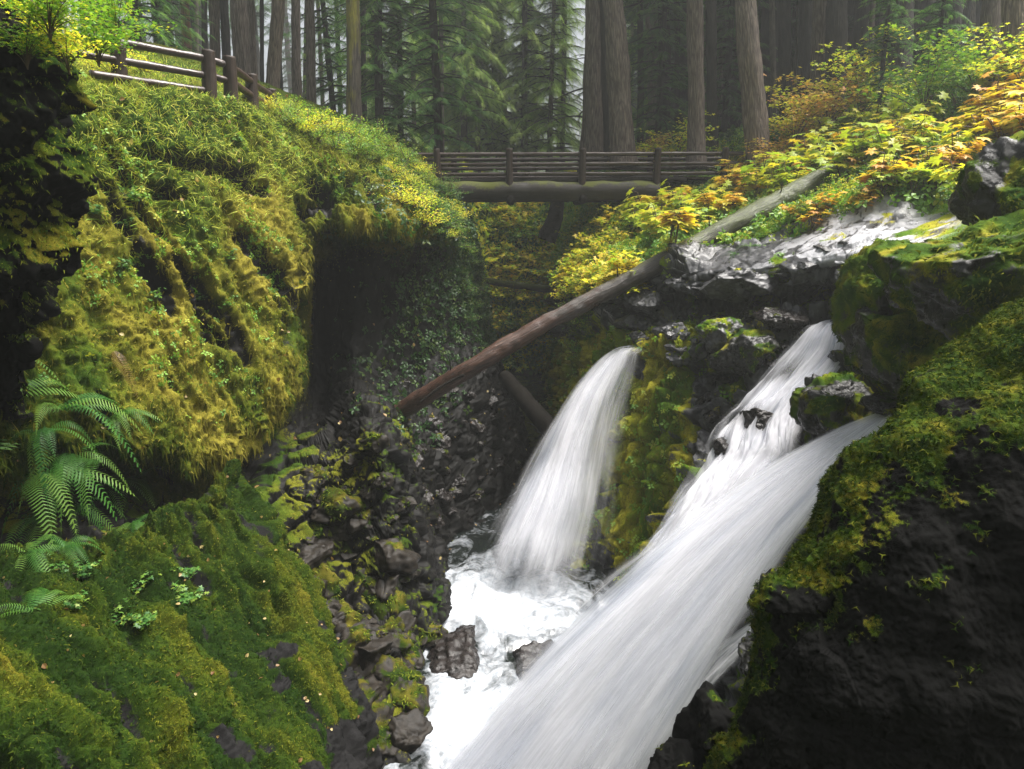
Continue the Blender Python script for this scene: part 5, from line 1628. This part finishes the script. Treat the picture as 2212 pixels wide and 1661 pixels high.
rocks([(640, 1040), (800, 950), (880, 1080), (950, 1280), (945, 1400), (890, 1600), (760, 1640), (700, 1400)], 70, 26, LW, .16, .72, M_BLK, .08, 'blocky mossy rock on the lower left wall', 'blocky rocks of the lower left wall', 61, .8, .5)
rocks([(880, 830), (1060, 790), (1150, 900), (1120, 1000), (1000, 1170), (940, 1150)], 34, 30, LW, .22, .55, M_WET, -.35, 'wet black rock below the log end', 'wet rocks by the far pool', 62, .7, .5)
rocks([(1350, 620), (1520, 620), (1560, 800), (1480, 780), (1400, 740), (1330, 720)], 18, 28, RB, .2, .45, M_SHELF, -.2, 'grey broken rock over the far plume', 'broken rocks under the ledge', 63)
rocks([(1560, 660), (1760, 660), (1740, 720), (1640, 810), (1540, 900), (1500, 850)], 20, 28, RB, .2, .42, M_WET, -.3, 'wet rock left of the middle cascade', 'wet rocks beside the middle cascade', 64)
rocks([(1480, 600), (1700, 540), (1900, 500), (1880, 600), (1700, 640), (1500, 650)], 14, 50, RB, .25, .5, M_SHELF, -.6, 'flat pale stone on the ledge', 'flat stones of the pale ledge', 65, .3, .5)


for o_ in [o_ for o_ in C.objects if o_.name.startswith(('boulder', 'rock', 'mossy_log', 'mossy_branch')) and o_.type == 'MESH']:
    me = o_.data; nv = len(me.vertices)
    co = np.zeros(nv * 3, np.float32); me.vertices.foreach_get('co', co); co = co.reshape(-1, 3)
    ms = np.zeros(nv, np.float32)
    if 'moss' in me.attributes: me.attributes['moss'].data.foreach_get('value', ms)
    nn = nrm(co.astype(float))
    if 'moss' not in me.attributes:
        me_n = np.zeros(nv * 3, np.float32); me.vertices.foreach_get('normal', me_n); nn = me_n.reshape(-1, 3).astype(float)
        ms = np.clip(.9 * nn[:, 2] + 1.2 * fbm(co.astype(float), .5, 3, 3) - (.1 if o_.name.startswith('log') else -.5), 0, 1)
    w_ = np.clip(ms - .35, 0, 1); area = float(np.prod(o_.dimensions[:])) ** (2 / 3)
    if w_.sum() < 1: continue
    n_ = int(min(9000, 1500 * area * w_.mean() * 2)) + 30
    k_ = RNG.choice(nv, n_, p=w_ / w_.sum())
    d_ = nrm(nn[k_] * .5 + RNG.normal(size=(n_, 3)) * .5 + np.array((0, 0, -.6)))
    V, F_, T = inst(SB[0], SB[1], frames(d_, up=nn[k_] + .01, scale=.065 * RNG.uniform(.5, 1.4, n_)), co[k_] + RNG.normal(size=(n_, 3)) * .01, RNG.random(n_))
    tag(mesh('moss_patch', V, F_, L_MOSSR, o_, smooth=False, attrs={'tint': T}), kind='stuff')
# ------------------------------------------------------------------ light, sky, air
sc = bpy.context.scene
w = bpy.data.worlds.new('World'); sc.world = w; w.use_nodes = True
nt = w.node_tree
bg = nt.nodes['Background']
sky = nt.nodes.new('ShaderNodeTexSky'); sky.sky_type = 'NISHITA'; sky.sun_disc = False
EL, AZ = math.radians(66), math.radians(80)          # sun stands to the right, slightly behind the camera
sky.sun_elevation = EL; sky.sun_rotation = AZ
sky.air_density = 1.0; sky.dust_density = 6.0; sky.ozone_density = 1.0
hs = nt.nodes.new('ShaderNodeHueSaturation'); hs.inputs['Saturation'].default_value = 0.4; hs.inputs['Value'].default_value = 1.1   # thin cloud
nt.links.new(sky.outputs[0], hs.inputs['Color']); nt.links.new(hs.outputs[0], bg.inputs[0])
bg.inputs[1].default_value = 0.062
sun = bpy.data.lights.new('sun', 'SUN'); sun.energy = 4.6; sun.angle = math.radians(36); sun.color = (1, 0.96, 0.9)
so = bpy.data.objects.new('sun', sun); C.objects.link(so)
dirv = Vector((math.sin(AZ) * math.cos(EL), math.cos(AZ) * math.cos(EL), math.sin(EL)))
so.rotation_euler = dirv.to_track_quat('Z', 'Y').to_euler()
so.location = (0, 10, 40)
hm, hnt, hout = newmat('haze_air')
hv = N(hnt, 'ShaderNodeVolumePrincipled'); hv.inputs['Density'].default_value = 0.0014; hv.inputs['Color'].default_value = (.93, .97, .95, 1); hv.inputs['Anisotropy'].default_value = 0.3
hnt.links.new(hv.outputs[0], hout.inputs['Volume'])
bx = np.array([(x, y, z) for x in (-175, 175) for y in (-70, 195) for z in (-16, 52)], float)
ho = mesh('haze', bx, np.array([(0, 1, 3, 2), (4, 6, 7, 5), (0, 4, 5, 1), (2, 3, 7, 6), (0, 2, 6, 4), (1, 5, 7, 3)]), hm, smooth=False)
tag(ho, 'thin pale mist hanging among the trees', 'haze', kind='stuff')
sc.view_settings.view_transform = 'Standard'
sc.view_settings.look = 'None'
sc.view_settings.exposure = 1.46
sc.view_settings.gamma = 1.0
sc.cycles.use_denoising = True
sc.cycles.use_adaptive_sampling = True
sc.cycles.adaptive_threshold = 0.02
try:
    sc.cycles.denoiser = 'OPENIMAGEDENOISE'
except Exception:
    pass
sc.cycles.max_bounces = 8
sc.cycles.diffuse_bounces = 3
sc.cycles.glossy_bounces = 2
sc.cycles.transmission_bounces = 3
sc.cycles.transparent_max_bounces = 16
sc.cycles.volume_bounces = 0
